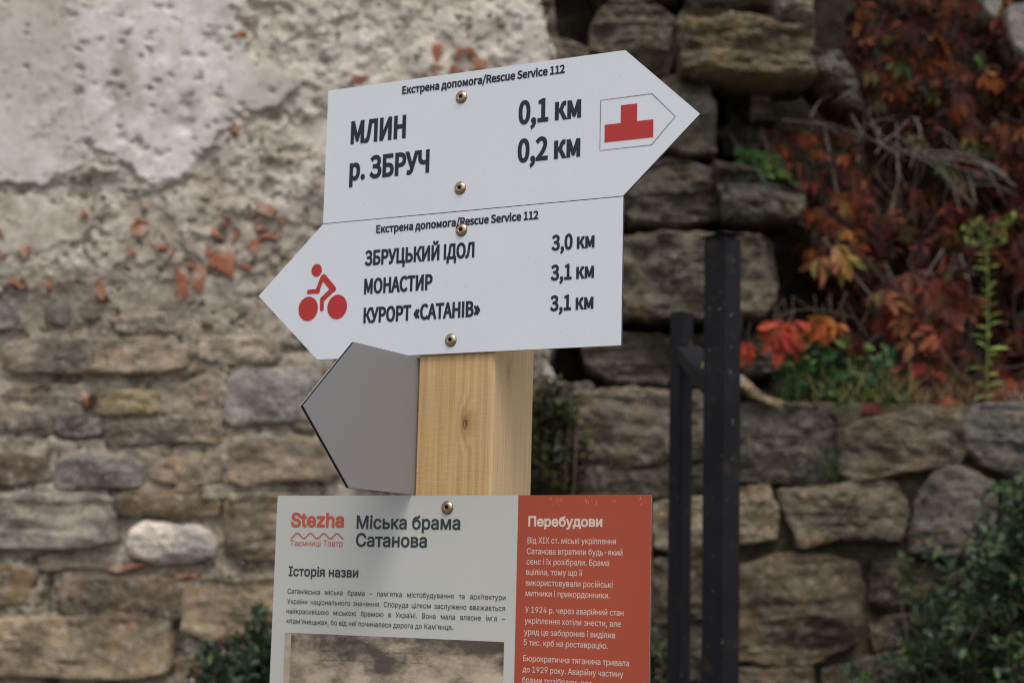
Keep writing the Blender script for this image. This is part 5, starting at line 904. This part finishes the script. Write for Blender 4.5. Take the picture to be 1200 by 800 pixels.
  'с': (544, '285,-11 240,-8 198,4 161,23 128,48 100,80 77,117 60,160 50,207 47,258 50,310 60,358 77,401 100,438 128,470 161,495 198,514 240,525 285,529 310,528 335,525 358,519 380,511 400,501 420,490 438,476 453,461 468,443 480,424 490,403 498,381 417,360 412,374 407,386 400,398 391,409 382,419 371,428 360,435 347,442 333,447 318,451 302,453 285,454 253,451 224,442 200,427 179,407 162,383 149,355 140,325 134,292 132,258 134,224 140,192 149,162 162,134 179,110 200,91 224,76 253,67 285,64 302,65 319,67 334,71 348,76 361,83 373,91 383,100 393,110 401,122 408,134 414,147 419,161 499,141 492,118 482,97 470,77 455,60 439,44 421,29 402,17 381,7 359,-1 335,-7 311,-10'),
  'т': (447, '182,0 182,447 9,447 9,522 438,522 438,447 266,447 266,0'),
  'у': (536, '65,-191 85,-118 98,-120 114,-123 129,-124 143,-122 156,-119 168,-112 179,-102 190,-88 199,-71 207,-49 224,-2 24,522 116,522 227,213 238,182 248,150 257,119 283,29 253,29 279,120 288,151 297,182 308,213 420,522 511,522 281,-80 270,-106 257,-128 243,-147 227,-163 210,-177 192,-187 171,-194 150,-198 126,-200 112,-199 100,-198 89,-197 79,-195 71,-193'),
  'х': (521, '29,0 236,300 235,235 39,522 138,522 203,420 219,396 233,372 247,349 285,283 241,283 279,349 291,372 305,396 321,420 388,522 484,522 287,232 287,295 492,0 395,0 318,117 302,142 288,165 275,187 238,250 281,250 245,187 233,165 220,142 204,117 126,0'),
  'ц': (571, '72,0 72,522 156,522 156,78 405,78 405,522 489,522 489,0|473,-150 473,0 438,0 438,78 558,78 557,-150'),
  'ч': (552, '272,163 215,168 167,184 127,211 96,249 78,297 72,356 72,522 156,522 156,356 160,319 171,290 190,268 213,253 241,244 272,241 305,242 335,245 364,250 391,257 419,265 446,274 446,196 392,179 336,167 316,165 294,163|396,0 396,522 479,522 479,0'),
  'ш': (787, '72,522 156,522 156,78 351,78 351,522 436,522 436,78 630,78 630,522 715,522 715,0 72,0'),
  'щ': (801, '72,522 156,522 156,78 351,78 351,522 436,522 436,78 630,78 630,522 715,522 715,0 72,0|699,-150 699,0 663,0 663,78 783,78 783,-150'),
  'ь': (534, '144,336 295,336 334,334 368,326 399,314 425,298 447,278 464,255 476,229 484,201 486,170 484,139 476,110 464,84 447,60 425,39 399,23 368,10 334,3 295,0 72,0 72,522 156,522 156,78 295,78 324,80 350,88 372,102 388,120 398,142 402,166 398,192 388,214 372,232 350,246 324,255 295,257 144,257'),
  'э': (544, '259,-11 234,-10 209,-7 186,-1 163,7 143,17 123,29 105,44 89,60 75,77 63,97 53,118 45,141 126,161 130,147 136,134 143,122 152,110 161,100 172,91 184,83 197,76 211,71 226,67 242,65 259,64 292,67 320,76 345,91 365,110 382,134 395,162 405,192 410,224 412,258 410,292 405,325 395,355 382,383 365,407 345,427 320,442 292,451 259,454 242,453 226,451 211,447 198,442 185,435 173,428 163,419 153,409 145,398 138,386 132,374 128,360 47,381 55,403 65,424 77,443 91,461 107,476 125,490 144,501 165,511 187,519 210,525 234,528 259,529 305,525 346,514 384,495 417,470 445,438 467,401 484,358 494,310 498,258 494,207 484,160 467,117 445,80 417,48 384,23 346,4 305,-8|426,224 182,224 182,300 426,300'),
  'ю': (805, '72,0 72,522 152,522 152,0|133,223 133,298 324,298 324,223|519,-11 473,-8 431,4 394,23 361,48 333,80 310,117 294,160 284,207 280,258 284,310 294,358 310,401 333,438 361,470 394,495 431,514 473,525 519,529 564,525 606,514 644,495 677,470 705,438 727,401 744,358 754,310 757,258 754,207 744,160 727,117 705,80 677,48 644,23 606,4 564,-8|519,64 551,67 580,76 605,91 626,110 643,134 656,162 665,192 670,224 672,258 670,292 665,325 656,355 643,383 626,407 605,427 580,442 551,451 519,454 486,451 458,442 433,427 412,407 395,383 382,355 373,325 367,292 366,258 367,224 373,192 382,162 395,134 412,110 433,91 458,76 486,67'),
  'я': (530, '457,0 373,0 373,449 254,449 213,446 181,438 157,425 141,406 131,384 128,357 131,330 141,308 157,290 181,277 213,269 253,266 410,266 410,196 248,196 185,201 134,215 94,240 66,272 49,311 44,357 49,403 66,442 94,476 134,502 185,517 247,522 457,522|117,0 21,0 167,236 261,236'),
  'є': (544, '285,-11 240,-8 198,4 161,23 128,48 100,80 77,117 60,160 50,207 47,258 50,310 60,358 77,401 100,438 128,470 161,495 198,514 240,525 285,529 310,528 335,525 358,519 380,511 400,501 420,490 438,476 453,461 468,443 480,424 490,403 498,381 417,360 412,374 407,386 400,398 391,409 382,419 371,428 360,435 347,442 333,447 318,451 302,453 285,454 253,451 224,442 200,427 179,407 162,383 149,355 140,325 134,292 132,258 134,224 140,192 149,162 162,134 179,110 200,91 224,76 253,67 285,64 302,65 319,67 334,71 348,76 361,83 373,91 383,100 393,110 401,122 408,134 414,147 419,161 499,141 492,118 482,97 470,77 455,60 439,44 421,29 402,17 381,7 359,-1 335,-7 311,-10|119,224 119,300 362,300 362,224'),
  'і': (229, '72,0 72,522 156,522 156,0|115,609 100,611 86,617 74,626 64,637 59,650 57,665 59,680 64,693 74,704 86,713 100,719 115,721 131,719 144,713 157,704 166,693 172,680 174,665 172,650 166,637 157,626 144,617 131,611'),
  'ї': (229, '72,0 72,522 156,522 156,0|214,609 200,611 186,617 175,626 166,637 160,650 158,665 160,679 166,692 175,704 186,713 200,718 214,720 229,718 242,713 253,704 262,692 268,679 270,665 268,650 262,637 253,626 242,617 229,611|16,609 2,611 -11,617 -23,626 -32,637 -38,650 -39,665 -38,679 -32,692 -23,704 -11,713 2,718 16,720 31,718 44,713 56,704 65,692 70,679 72,665 70,650 65,637 56,626 44,617 31,611'),
  '–': (481, '481,336 481,258 0,258 0,336'),
 },
}

def glyph(font, ch):
    if font == 'noto' and ch == 'І': ch = 'I'
    a, s = FONTS[font][ch]
    return a, [np.array([[float(k) for k in p.split(',')] for p in c.split()]) for c in s.split('|')] if s else []
def embolden(c, e):
    d = np.roll(c, -1, 0) - c; keep = np.linalg.norm(d, axis=1) > 1e-7; c = c[keep]; d = np.roll(c, -1, 0) - c
    n = np.c_[d[:, 1], -d[:, 0]] / np.linalg.norm(d, axis=1)[:, None]; m = n + np.roll(n, 1, 0); q = np.maximum((m * m).sum(1) / 2, 0.5); return c + e * m / q[:, None]
def text_polys(font, txt, xz, width, cap, bold=0.0, hx=None, shear=0.0):
    """outlines of a line of text from its left baseline point, fitted to a width (or to a set hx, gaps stretched to the width)"""
    s = cap / 700.0; pen = 0; items = []; gaps = txt.count(' ')
    lo, hi = 1e9, -1e9
    for ch in txt:
        a, cs = glyph(font, ch)
        for c in cs: lo = min(lo, pen + c[:, 0].min()); hi = max(hi, pen + c[:, 0].max())
        items.append((pen, ch, cs)); pen += a
    extra = 0.0
    if hx is None: hx = (width - 2 * bold) / ((hi - lo) * s)
    elif width: extra = (width - 2 * bold - (hi - lo) * s * hx) / max(gaps, 1)
    out, ns = [], 0
    for pen, ch, cs in items:
        if ch == ' ': ns += 1
        if not cs: continue
        Q = [np.c_[(c[:, 0] + pen - lo) * s * hx + ns * extra + bold, c[:, 1] * s] for c in cs]
        big = max(Q, key=lambda c: abs(area(c)))
        if area(big) < 0: Q = [c[::-1] for c in Q]           # outer outlines run anticlockwise, holes clockwise
        out.append([[(xz[0] + p[0], xz[1] + p[1]) for p in (embolden(c, bold) if bold else c)] for c in Q])
    return out, hx
def stroke(pts, wdt, cap_round=True):
    """a thick polyline with round ends as polygons (pieces overlap a hair in depth-free union: one capsule per segment)"""
    out = []
    for (ax, az), (bx, bz) in zip(pts[:-1], pts[1:]):
        d = np.array([bx - ax, bz - az]); t = math.atan2(d[1], d[0]); lp = []
        for k in range(13): q = t + math.pi / 2 + math.pi * k / 12; lp.append((ax + wdt / 2 * math.cos(q), az + wdt / 2 * math.sin(q)))
        for k in range(13): q = t - math.pi / 2 + math.pi * k / 12; lp.append((bx + wdt / 2 * math.cos(q), bz + wdt / 2 * math.sin(q)))
        out.append([lp])
    return out
def ellipse(c, rx, rz, n=40): return [[(c[0] + rx * math.cos(2 * math.pi * k / n), c[1] + rz * math.sin(2 * math.pi * k / n)) for k in range(n)]]
def ribbon(pts, wdt):
    p = np.array(pts); d = np.gradient(p, axis=0); n = np.c_[-d[:, 1], d[:, 0]]; n /= np.linalg.norm(n, axis=1)[:, None]
    return [[tuple(q) for q in np.vstack([p + n * wdt / 2, (p - n * wdt / 2)[::-1]])]]
def line_px(font, txt, l, r, cap_px, bold=0.0, hx=None):
    a, b = sp(*l), sp(*r); k = cap_px_to_m(l, cap_px); return text_polys(font, txt, a, b[0] - a[0], k, bold * k, hx)
def cap_px_to_m(l, c): return float(sp(l[0], l[1] - c)[1] - sp(*l)[1])

# post
KN1 = sp(545, 495, 0.0); KN2 = (0.036, POST_Z + 0.142); WOOD = wood_mat()
def chamfer_post(w_, h, z0=0.0, c=0.003):
    a = w_ / 2; o = [(-a + c, -a), (a - c, -a), (a, -a + c), (a, a - c), (a - c, a), (-a + c, a), (-a, a - c), (-a, -a + c)]; n = 8
    V = [(x, y + a, z0) for x, y in o] + [(x, y + a, h) for x, y in o]
    return V, [tuple(range(n))[::-1], tuple(range(n, 2 * n))] + [(k, (k + 1) % n, n + (k + 1) % n, n + k) for k in range(n)]
V_, F_ = chamfer_post(.1, ZG + .475); V_ = [(x, y, z) for x, y, z in V_]; post = lobj('wooden_post', V_, F_, WOOD, sign)

FY, BY = -0.0040, -0.0008                                    # board front and back
def screw(parent, u, v, ang, hue=0):
    x, z = sp(u, v, FY); V, Fc = [], []; prof = [(0.0070, 0.0), (0.0070, -.0008), (0.0064, -.0009), (0.0061, -.0014), (0.0056, -.0020), (0.0043, -.0028), (0.0033, -.0030)]; n = 24
    prof = [(r * 1.08, y) for r, y in prof]
    for r, y in prof: V += [(x + r * math.cos(2 * math.pi * k / n), FY + y, z + r * math.sin(2 * math.pi * k / n)) for k in range(n)]
    tor = lambda k, r: r * (1 + .20 * math.cos(6 * (2 * math.pi * k / n) + ang))     # star recess
    for r, y in ((0.0026, -.0030), (0.0022, -.0008)): V += [(x + tor(k, r) * math.cos(2 * math.pi * k / n), FY + y, z + tor(k, r) * math.sin(2 * math.pi * k / n)) for k in range(n)]
    m = len(V) // n
    for i in range(m - 1): Fc += [(i * n + k, i * n + n + k, i * n + n + (k + 1) % n, i * n + (k + 1) % n) for k in range(n)]
    Fc.append(tuple((m - 1) * n + k for k in range(n)))
    mi = [1 if i // n >= m - 2 else (1 if i // n == 1 else 0) for i in range(len(Fc))]; mi[-1] = 1
    o = lobj('screw', V, Fc, [ZINC, SCREW_DARK], parent, True, mi); fix_normals(o); return o
IY = FY - 0.00035                                            # printed ink lies on the face
# upper arrow board
ax = [-.1876, .2083, .2976]; z1_, zt_, zm_ = ZG + .4926, ZG + .4099, ZG + .3272
up_b = plate('arrow_board', [(ax[0], zm_), (ax[1], zm_), (ax[2], zt_), (ax[1], z1_), (ax[0], z1_)], FY, BY, WHITE, sign); up_b['label'] = 'white right-pointing arrow board with a red stepped emblem'
L1 = [("Екстрена допомога/Rescue Service 112", (471.3, 110.5), (662, 86.5), 8.5, .06), ("МЛИН", (410.8, 168.3), (475.5, 161.5), 24.4, .052), ("р. ЗБРУЧ", (409.3, 211), (503, 202), 24.2, .052), ("0,1 км", (607.5, 145.3), (681, 137), 25.2, .05), ("0,2 км", (606.5, 190), (680, 182.3), 25.2, .05)]
for tx, l, r, c, bd in L1: flat('lettering', line_px('noto', tx, l, r, c, bd)[0], IY, INK, up_b)
Z2 = lambda u, v: (560 + u / 4, 40 + v / 4)
fr = [sp(*Z2(*p)) for p in ((571, 549), (815, 521), (928, 386), (817, 278), (571, 311))]
fr[0][1], fr[4][0] = fr[1][1], fr[0][0]; cfr = np.mean(fr, 0); inn = [c_ + (cfr - c_) / np.linalg.norm(cfr - c_) * .0008 for c_ in fr]
fr_polys = [[[tuple(fr[k]), tuple(fr[(k + 1) % 5]), tuple(inn[(k + 1) % 5]), tuple(inn[k])]] for k in range(5)]
flat('emblem_frame', fr_polys, IY, plain('thin_grey_print', (.10, .11, .13), .5), up_b)
te = [sp(*Z2(*p)) for p in ((595, 508), (823, 483), (823, 400), (747, 409), (747, 326), (671, 334), (670, 417), (594, 426))]
xa_, xb_, xc_, xd_ = (te[0][0] + te[7][0]) / 2, (te[5][0] + te[6][0]) / 2, (te[3][0] + te[4][0]) / 2, (te[1][0] + te[2][0]) / 2; za_, zb_, zc_ = (te[0][1] + te[1][1]) / 2, (te[2][1] + te[3][1] + te[6][1] + te[7][1]) / 4, (te[4][1] + te[5][1]) / 2
flat('emblem', [[[(xa_, za_), (xd_, za_), (xd_, zb_), (xc_, zb_), (xc_, zc_), (xb_, zc_), (xb_, zb_), (xa_, zb_)]]], IY, INK_RED, up_b)
screw(up_b, 541, 114, .3); screw(up_b, 539.5, 220.5, 1.1)
# lower arrow board
zb1, zb2 = ZG + .3262, ZG + .1616; zbt = (zb1 + zb2) / 2
lo_b = plate('arrow_board', [(-.1878, zb2), (.2084, zb2), (.2084, zb1), (-.1878, zb1), (-.2785, zbt)], FY, BY, WHITE, sign); lo_b['label'] = 'white left-pointing arrow board with a red cyclist'
L2 = [("Екстрена допомога/Rescue Service 112", (440.8, 273), (631, 257), 8.5, .06), ("ЗБРУЦЬКИЙ ІДОЛ", (427.5, 310.8), (556, 300.8), 16.2, .05), ("МОНАСТИР", (426.5, 344.2), (506.8, 338.5), 16.6, .05), ("КУРОРТ «САТАНІВ»", (425.8, 378), (562.5, 370), 16.6, .05), ("3,0 км", (646.5, 293.2), (696.8, 289.5), 16.8, .05), ("3,1 км", (645.5, 328.2), (696.2, 325), 16.8, .05), ("3,1 км", (644.8, 364), (695.5, 361), 16.8, .05)]
for tx, l, r, c, bd in L2: flat('lettering', line_px('noto', tx, l, r, c, bd)[0], IY, INK, lo_b)
Z3 = lambda u, v: sp(290 + u / 4, 220 + v / 4)
ppm = float(Z3(480, 400)[0] - Z3(380, 400)[0]) / 100; ppz = float(Z3(400, 400)[1] - Z3(400, 500)[1]) / 100
cyc = [ellipse(Z3(325, 387), 25 * ppm, 30 * ppz), ellipse(Z3(285, 567), 46 * ppm, 57 * ppz), ellipse(Z3(421, 558), 46 * ppm, 57 * ppz)]
cyc += stroke([Z3(352, 420), Z3(327, 486)], 22 * ppz) + stroke([Z3(331, 484), Z3(288, 488)], 21 * ppz) + stroke([Z3(358, 420), Z3(402, 474)], 31 * ppz) + stroke([Z3(400, 476), Z3(351, 524)], 25 * ppz) + stroke([Z3(350, 522), Z3(349, 568)], 21 * ppz)
for k, c_ in enumerate(cyc): pass
pg = flat('pictogram', [c_ for c_ in cyc], IY, INK_RED, lo_b)
for i, v in enumerate(pg.data.vertices): v.co.y -= 0.000002 * (i // 26)       # keep the overlapping strokes off one plane
screw(lo_b, 541, 269.5, .7); screw(lo_b, 528.5, 398.5, .2)
# blank board on the post's left face, seen from its grey back; it stands across the others
PXB = -.05
plo = [(-.1338, ZG + .0012), (.085, ZG + .0012), (.085, ZG + .1590), (-.1338, ZG + .1590), (-.2251, ZG + .0801)]
def cross_plate(name, outline, xa, xb, parent):
    n = len(outline); ks = .0004; lay = [xb, xb - ks, xa + ks, xa]; V = [(xx, yy, z) for xx in lay for yy, z in outline]; Fc, mi = [tuple(range(n)), tuple(3 * n + k for k in range(n))[::-1]], [0, 2]
    for k in range(3):
        for j in range(n): Fc.append((k * n + j, k * n + n + j, k * n + n + (j + 1) % n, k * n + (j + 1) % n)); mi.append(k)
    o = lobj(name, V, Fc, [GREY_BACK, BLACKCORE, WHITE], parent, False, mi); fix_normals(o); return o
bb_ = cross_plate('arrow_board', plo, PXB - .0046, PXB - .0004, sign); bb_['label'] = 'arrow board turned sideways, plain grey back showing'
# info board
PX0, PXM, PX1, PH = -.2370, .0873, .2465, .72
ib = plate('info_board', [(PX0, ZG - PH), (PX1, ZG - PH), (PX1, ZG), (PX0, ZG)], FY, BY, PANEL_WHITE, sign); ib['label'] = 'white and brick red history board with small text'
flat('red_panel', [[[(PXM, ZG - PH), (PX1, ZG - PH), (PX1, ZG), (PXM, ZG)]]], FY - .0002, RED_PANEL, ib)
Q5 = lambda u, v: (320 + u * .125, 575 + v * .125)
pol = line_px('inter', "Stezha", (341, 616.3), (403.1, 616.7), 15.2, .06)[0]
wl_ = []
for k in range(61):
    q = k / 60; wl_.append(sp(340.8 + q * 61.7, 627.2 + .7 * q - 0.0 + 3.0 * math.cos(2 * math.pi * (q * 61.7 - 7.8) / 15.5) * -1))
pol.append(ribbon(wl_, .00155)); pol += line_px('inter', "Таємниці Товтр", (340, 639), (401.5, 640), 6.8)[0]
flat('logo', pol, IY, INK_LOGO, ib)
for tx, l, r, c in (("Міська брама", (417.8, 618.9), (539.4, 620.3), 15.0), ("Сатанова", (417, 639.6), (500.3, 640.4), 15.0), ("Історія назви", (338.2, 674.1), (419.8, 675.5), 10.8)):
    flat('heading', line_px('inter', tx, l, r, c, .036)[0], IY, INK_SLATE, ib)
_, hx = line_px('inter', "«Кам'янецька», бо від неї починалася дорога до Кам'янця.", (335.5, 729.8), (531, 737), 5.9, .004)
pol = []
for tx, l, r in (("Сатанівська міська брама – пам'ятка містобудування та архітектури", (337, 695), (592.5, 702)), ("України національного значення. Споруда цілком заслужено вважається", (336.5, 706.8), (592, 714.5)), ("найкрасивішою міською брамою в Україні. Вона мала власне ім'я –", (335.8, 718.2), (592, 726.5)), ("«Кам'янецька», бо від неї починалася дорога до Кам'янця.", (335.5, 729.8), (531, 737))):
    pol += line_px('inter', tx, l, r, 5.9, .004, hx)[0]
flat('body_text', pol, IY, INK_BODY, ib)
flat('red_heading', line_px('inter', "Перебудови", (619.2, 616), (706, 617.4), 11.2, .05)[0], IY, INK_CREAM, ib)
pol = []
for tx, l, r in (("Від XIX ст. міські укріплення", (618.4, 636.1), (721.9, 637.6)), ("Сатанова втратили будь-який", (617.5, 648.8), (729.6, 649.9)), ("сенс і їх розібрали. Брама", (617.2, 660.9), (714.1, 662.6)), ("вціліла, тому що її", (616.6, 672.9), (683, 674.4)), ("використовували російські", (616.4, 685.6), (718, 687.9)), ("митники і прикордонники.", (616, 697.9), (714.7, 700.8)),
                 ("У 1924 р. через аварійний стан", (615.5, 717.2), (730.8, 720)), ("укріплення хотіли знести, але", (615, 729.9), (727.6, 733)), ("уряд це заборонив і виділив", (614.3, 743), (721, 746)), ("5 тис. крб на реставрацію.", (613.8, 755.4), (712.4, 758.3)), ("Бюрократична тяганина тривала", (613.2, 774), (737.4, 778.7)), ("до 1929 року. Аварійну частину", (612.6, 786.8), (730.5, 792)), ("брами розібрали, але", (612, 799.2), (693.7, 800))):
    pol += line_px('inter', tx, l, r, 7.0, .004)[0]
flat('red_body_text', pol, IY, INK_CREAM, ib)
# sepia picture with faded handwriting
def sepia_mat():
    q = NT('sepia_old_print'); co = q.obj(False)
    mp = q.n('Mapping'); mp.inputs['Scale'].default_value = (1, 1, 1.9); q.l(co, mp.inputs[0])
    f = q.noise(mp.outputs[0], 16, 9, 0.68, 0.15); g_ = q.noise(co, 90, 5, 0.6); h = q.noise(mp.outputs[0], 10, 5, 0.6)
    c = q.mix(q.ramp(f, 0.36, 0.60), (0.09, 0.066, 0.05), (0.56, 0.46, 0.34)); c = q.mix(q.math('MULTIPLY', q.ramp(g_, 0.42, 0.60), 0.35), c, (0.50, 0.41, 0.30))
    sx = q.n('SeparateXYZ'); q.l(co, sx.inputs[0])
    top = q.ramp(q.math('ADD', sx.outputs[2], q.math('MULTIPLY', h, 0.22)), PIC_T + .082, PIC_T + .112)
    c = q.mix(q.math('MULTIPLY', top, 0.88), c, (0.055, 0.040, 0.030)); q.l(c, q.b.inputs['Base Color']); q.b.inputs['Roughness'].default_value = .5; return q.m
pt, pr = sp(334.2, 740.5), sp(590.8, 751.8); PIC_T = float((pt[1] + pr[1]) / 2)
SEPIA = sepia_mat(); x_m = float(sp(341.5, 741)[0])
pic = flat('picture', [[[(x_m, ZG - .30), (pr[0], ZG - .30), (pr[0], PIC_T), (x_m, PIC_T)]]], FY - .0002, SEPIA, ib)
flat('picture_margin', [[[(pt[0], ZG - .30), (x_m, ZG - .30), (x_m, PIC_T), (pt[0], PIC_T)]]], FY - .0002, plain('sepia_margin', (.42, .35, .27), .5, var=.2, scale=120), ib)
g = np.random.default_rng(9); scr = []
for (ua, ub, vb, amp) in ((376, 492, 762.5, 2.4), (376, 492, 773.5, 2.4)):
    u = ua
    while u < ub:
        ln = g.uniform(8, 22); n = int(ln * 2.2) + 4; q = np.linspace(0, 1, n); ph = np.cumsum(g.uniform(.7, 1.7, n)); tall = 1 + 1.3 * (g.uniform(0, 1, n) > .86)
        pts = [sp(u + ln * a + g.uniform(.2, 1.3) * math.cos(b), vb + (u + ln * a - ua) * .033 - amp * .45 * tl * (1 + math.sin(b))) for a, b, tl in zip(q, ph, tall)]
        scr.append(ribbon(pts, .0004)); u += ln + g.uniform(3, 6)
def ribbon_quads(r): 
    p = r[0]; n = len(p) // 2; return [[[p[k], p[k + 1], p[2 * n - 2 - k], p[2 * n - 1 - k]]] for k in range(n - 1)]
hw = [b for r in scr for b in ribbon_quads(r)]
V, Fc = [], []
for b in hw: k = len(V); V += [(p[0], IY, p[1]) for p in b[0]]; Fc.append((k, k + 1, k + 2, k + 3))
lobj('handwriting', V, Fc, plain('faded_brown_ink', (.10, .072, .050), .6), ib)
SCUFF = plain('pale_scuff', (.48, .24, .19), .7)
# scuffs near the top of the red panel
V, Fc = [], []; g = np.random.default_rng(10)
for k in range(34):
    u = 648 + g.choice([0, 4, 9, 38, 40, 52, 72, 104]) + g.normal(0, 2.5); v = 588 + g.normal(0, 3); x, z = sp(u, v); a, b = g.uniform(.0002, .0007), g.uniform(.0004, .0026); i = len(V)
    V += [(x - a, IY, z), (x, IY, z - b), (x + a, IY, z + .0003), (x + .0002, IY, z + b)]; Fc.append((i, i + 1, i + 2, i + 3))
for q_ in range(0, len(V), 4): lobj('scuff', V[q_:q_ + 4], [(0, 1, 2, 3)], SCUFF, ib)
screw(ib, 524.5, 594.5, .9)
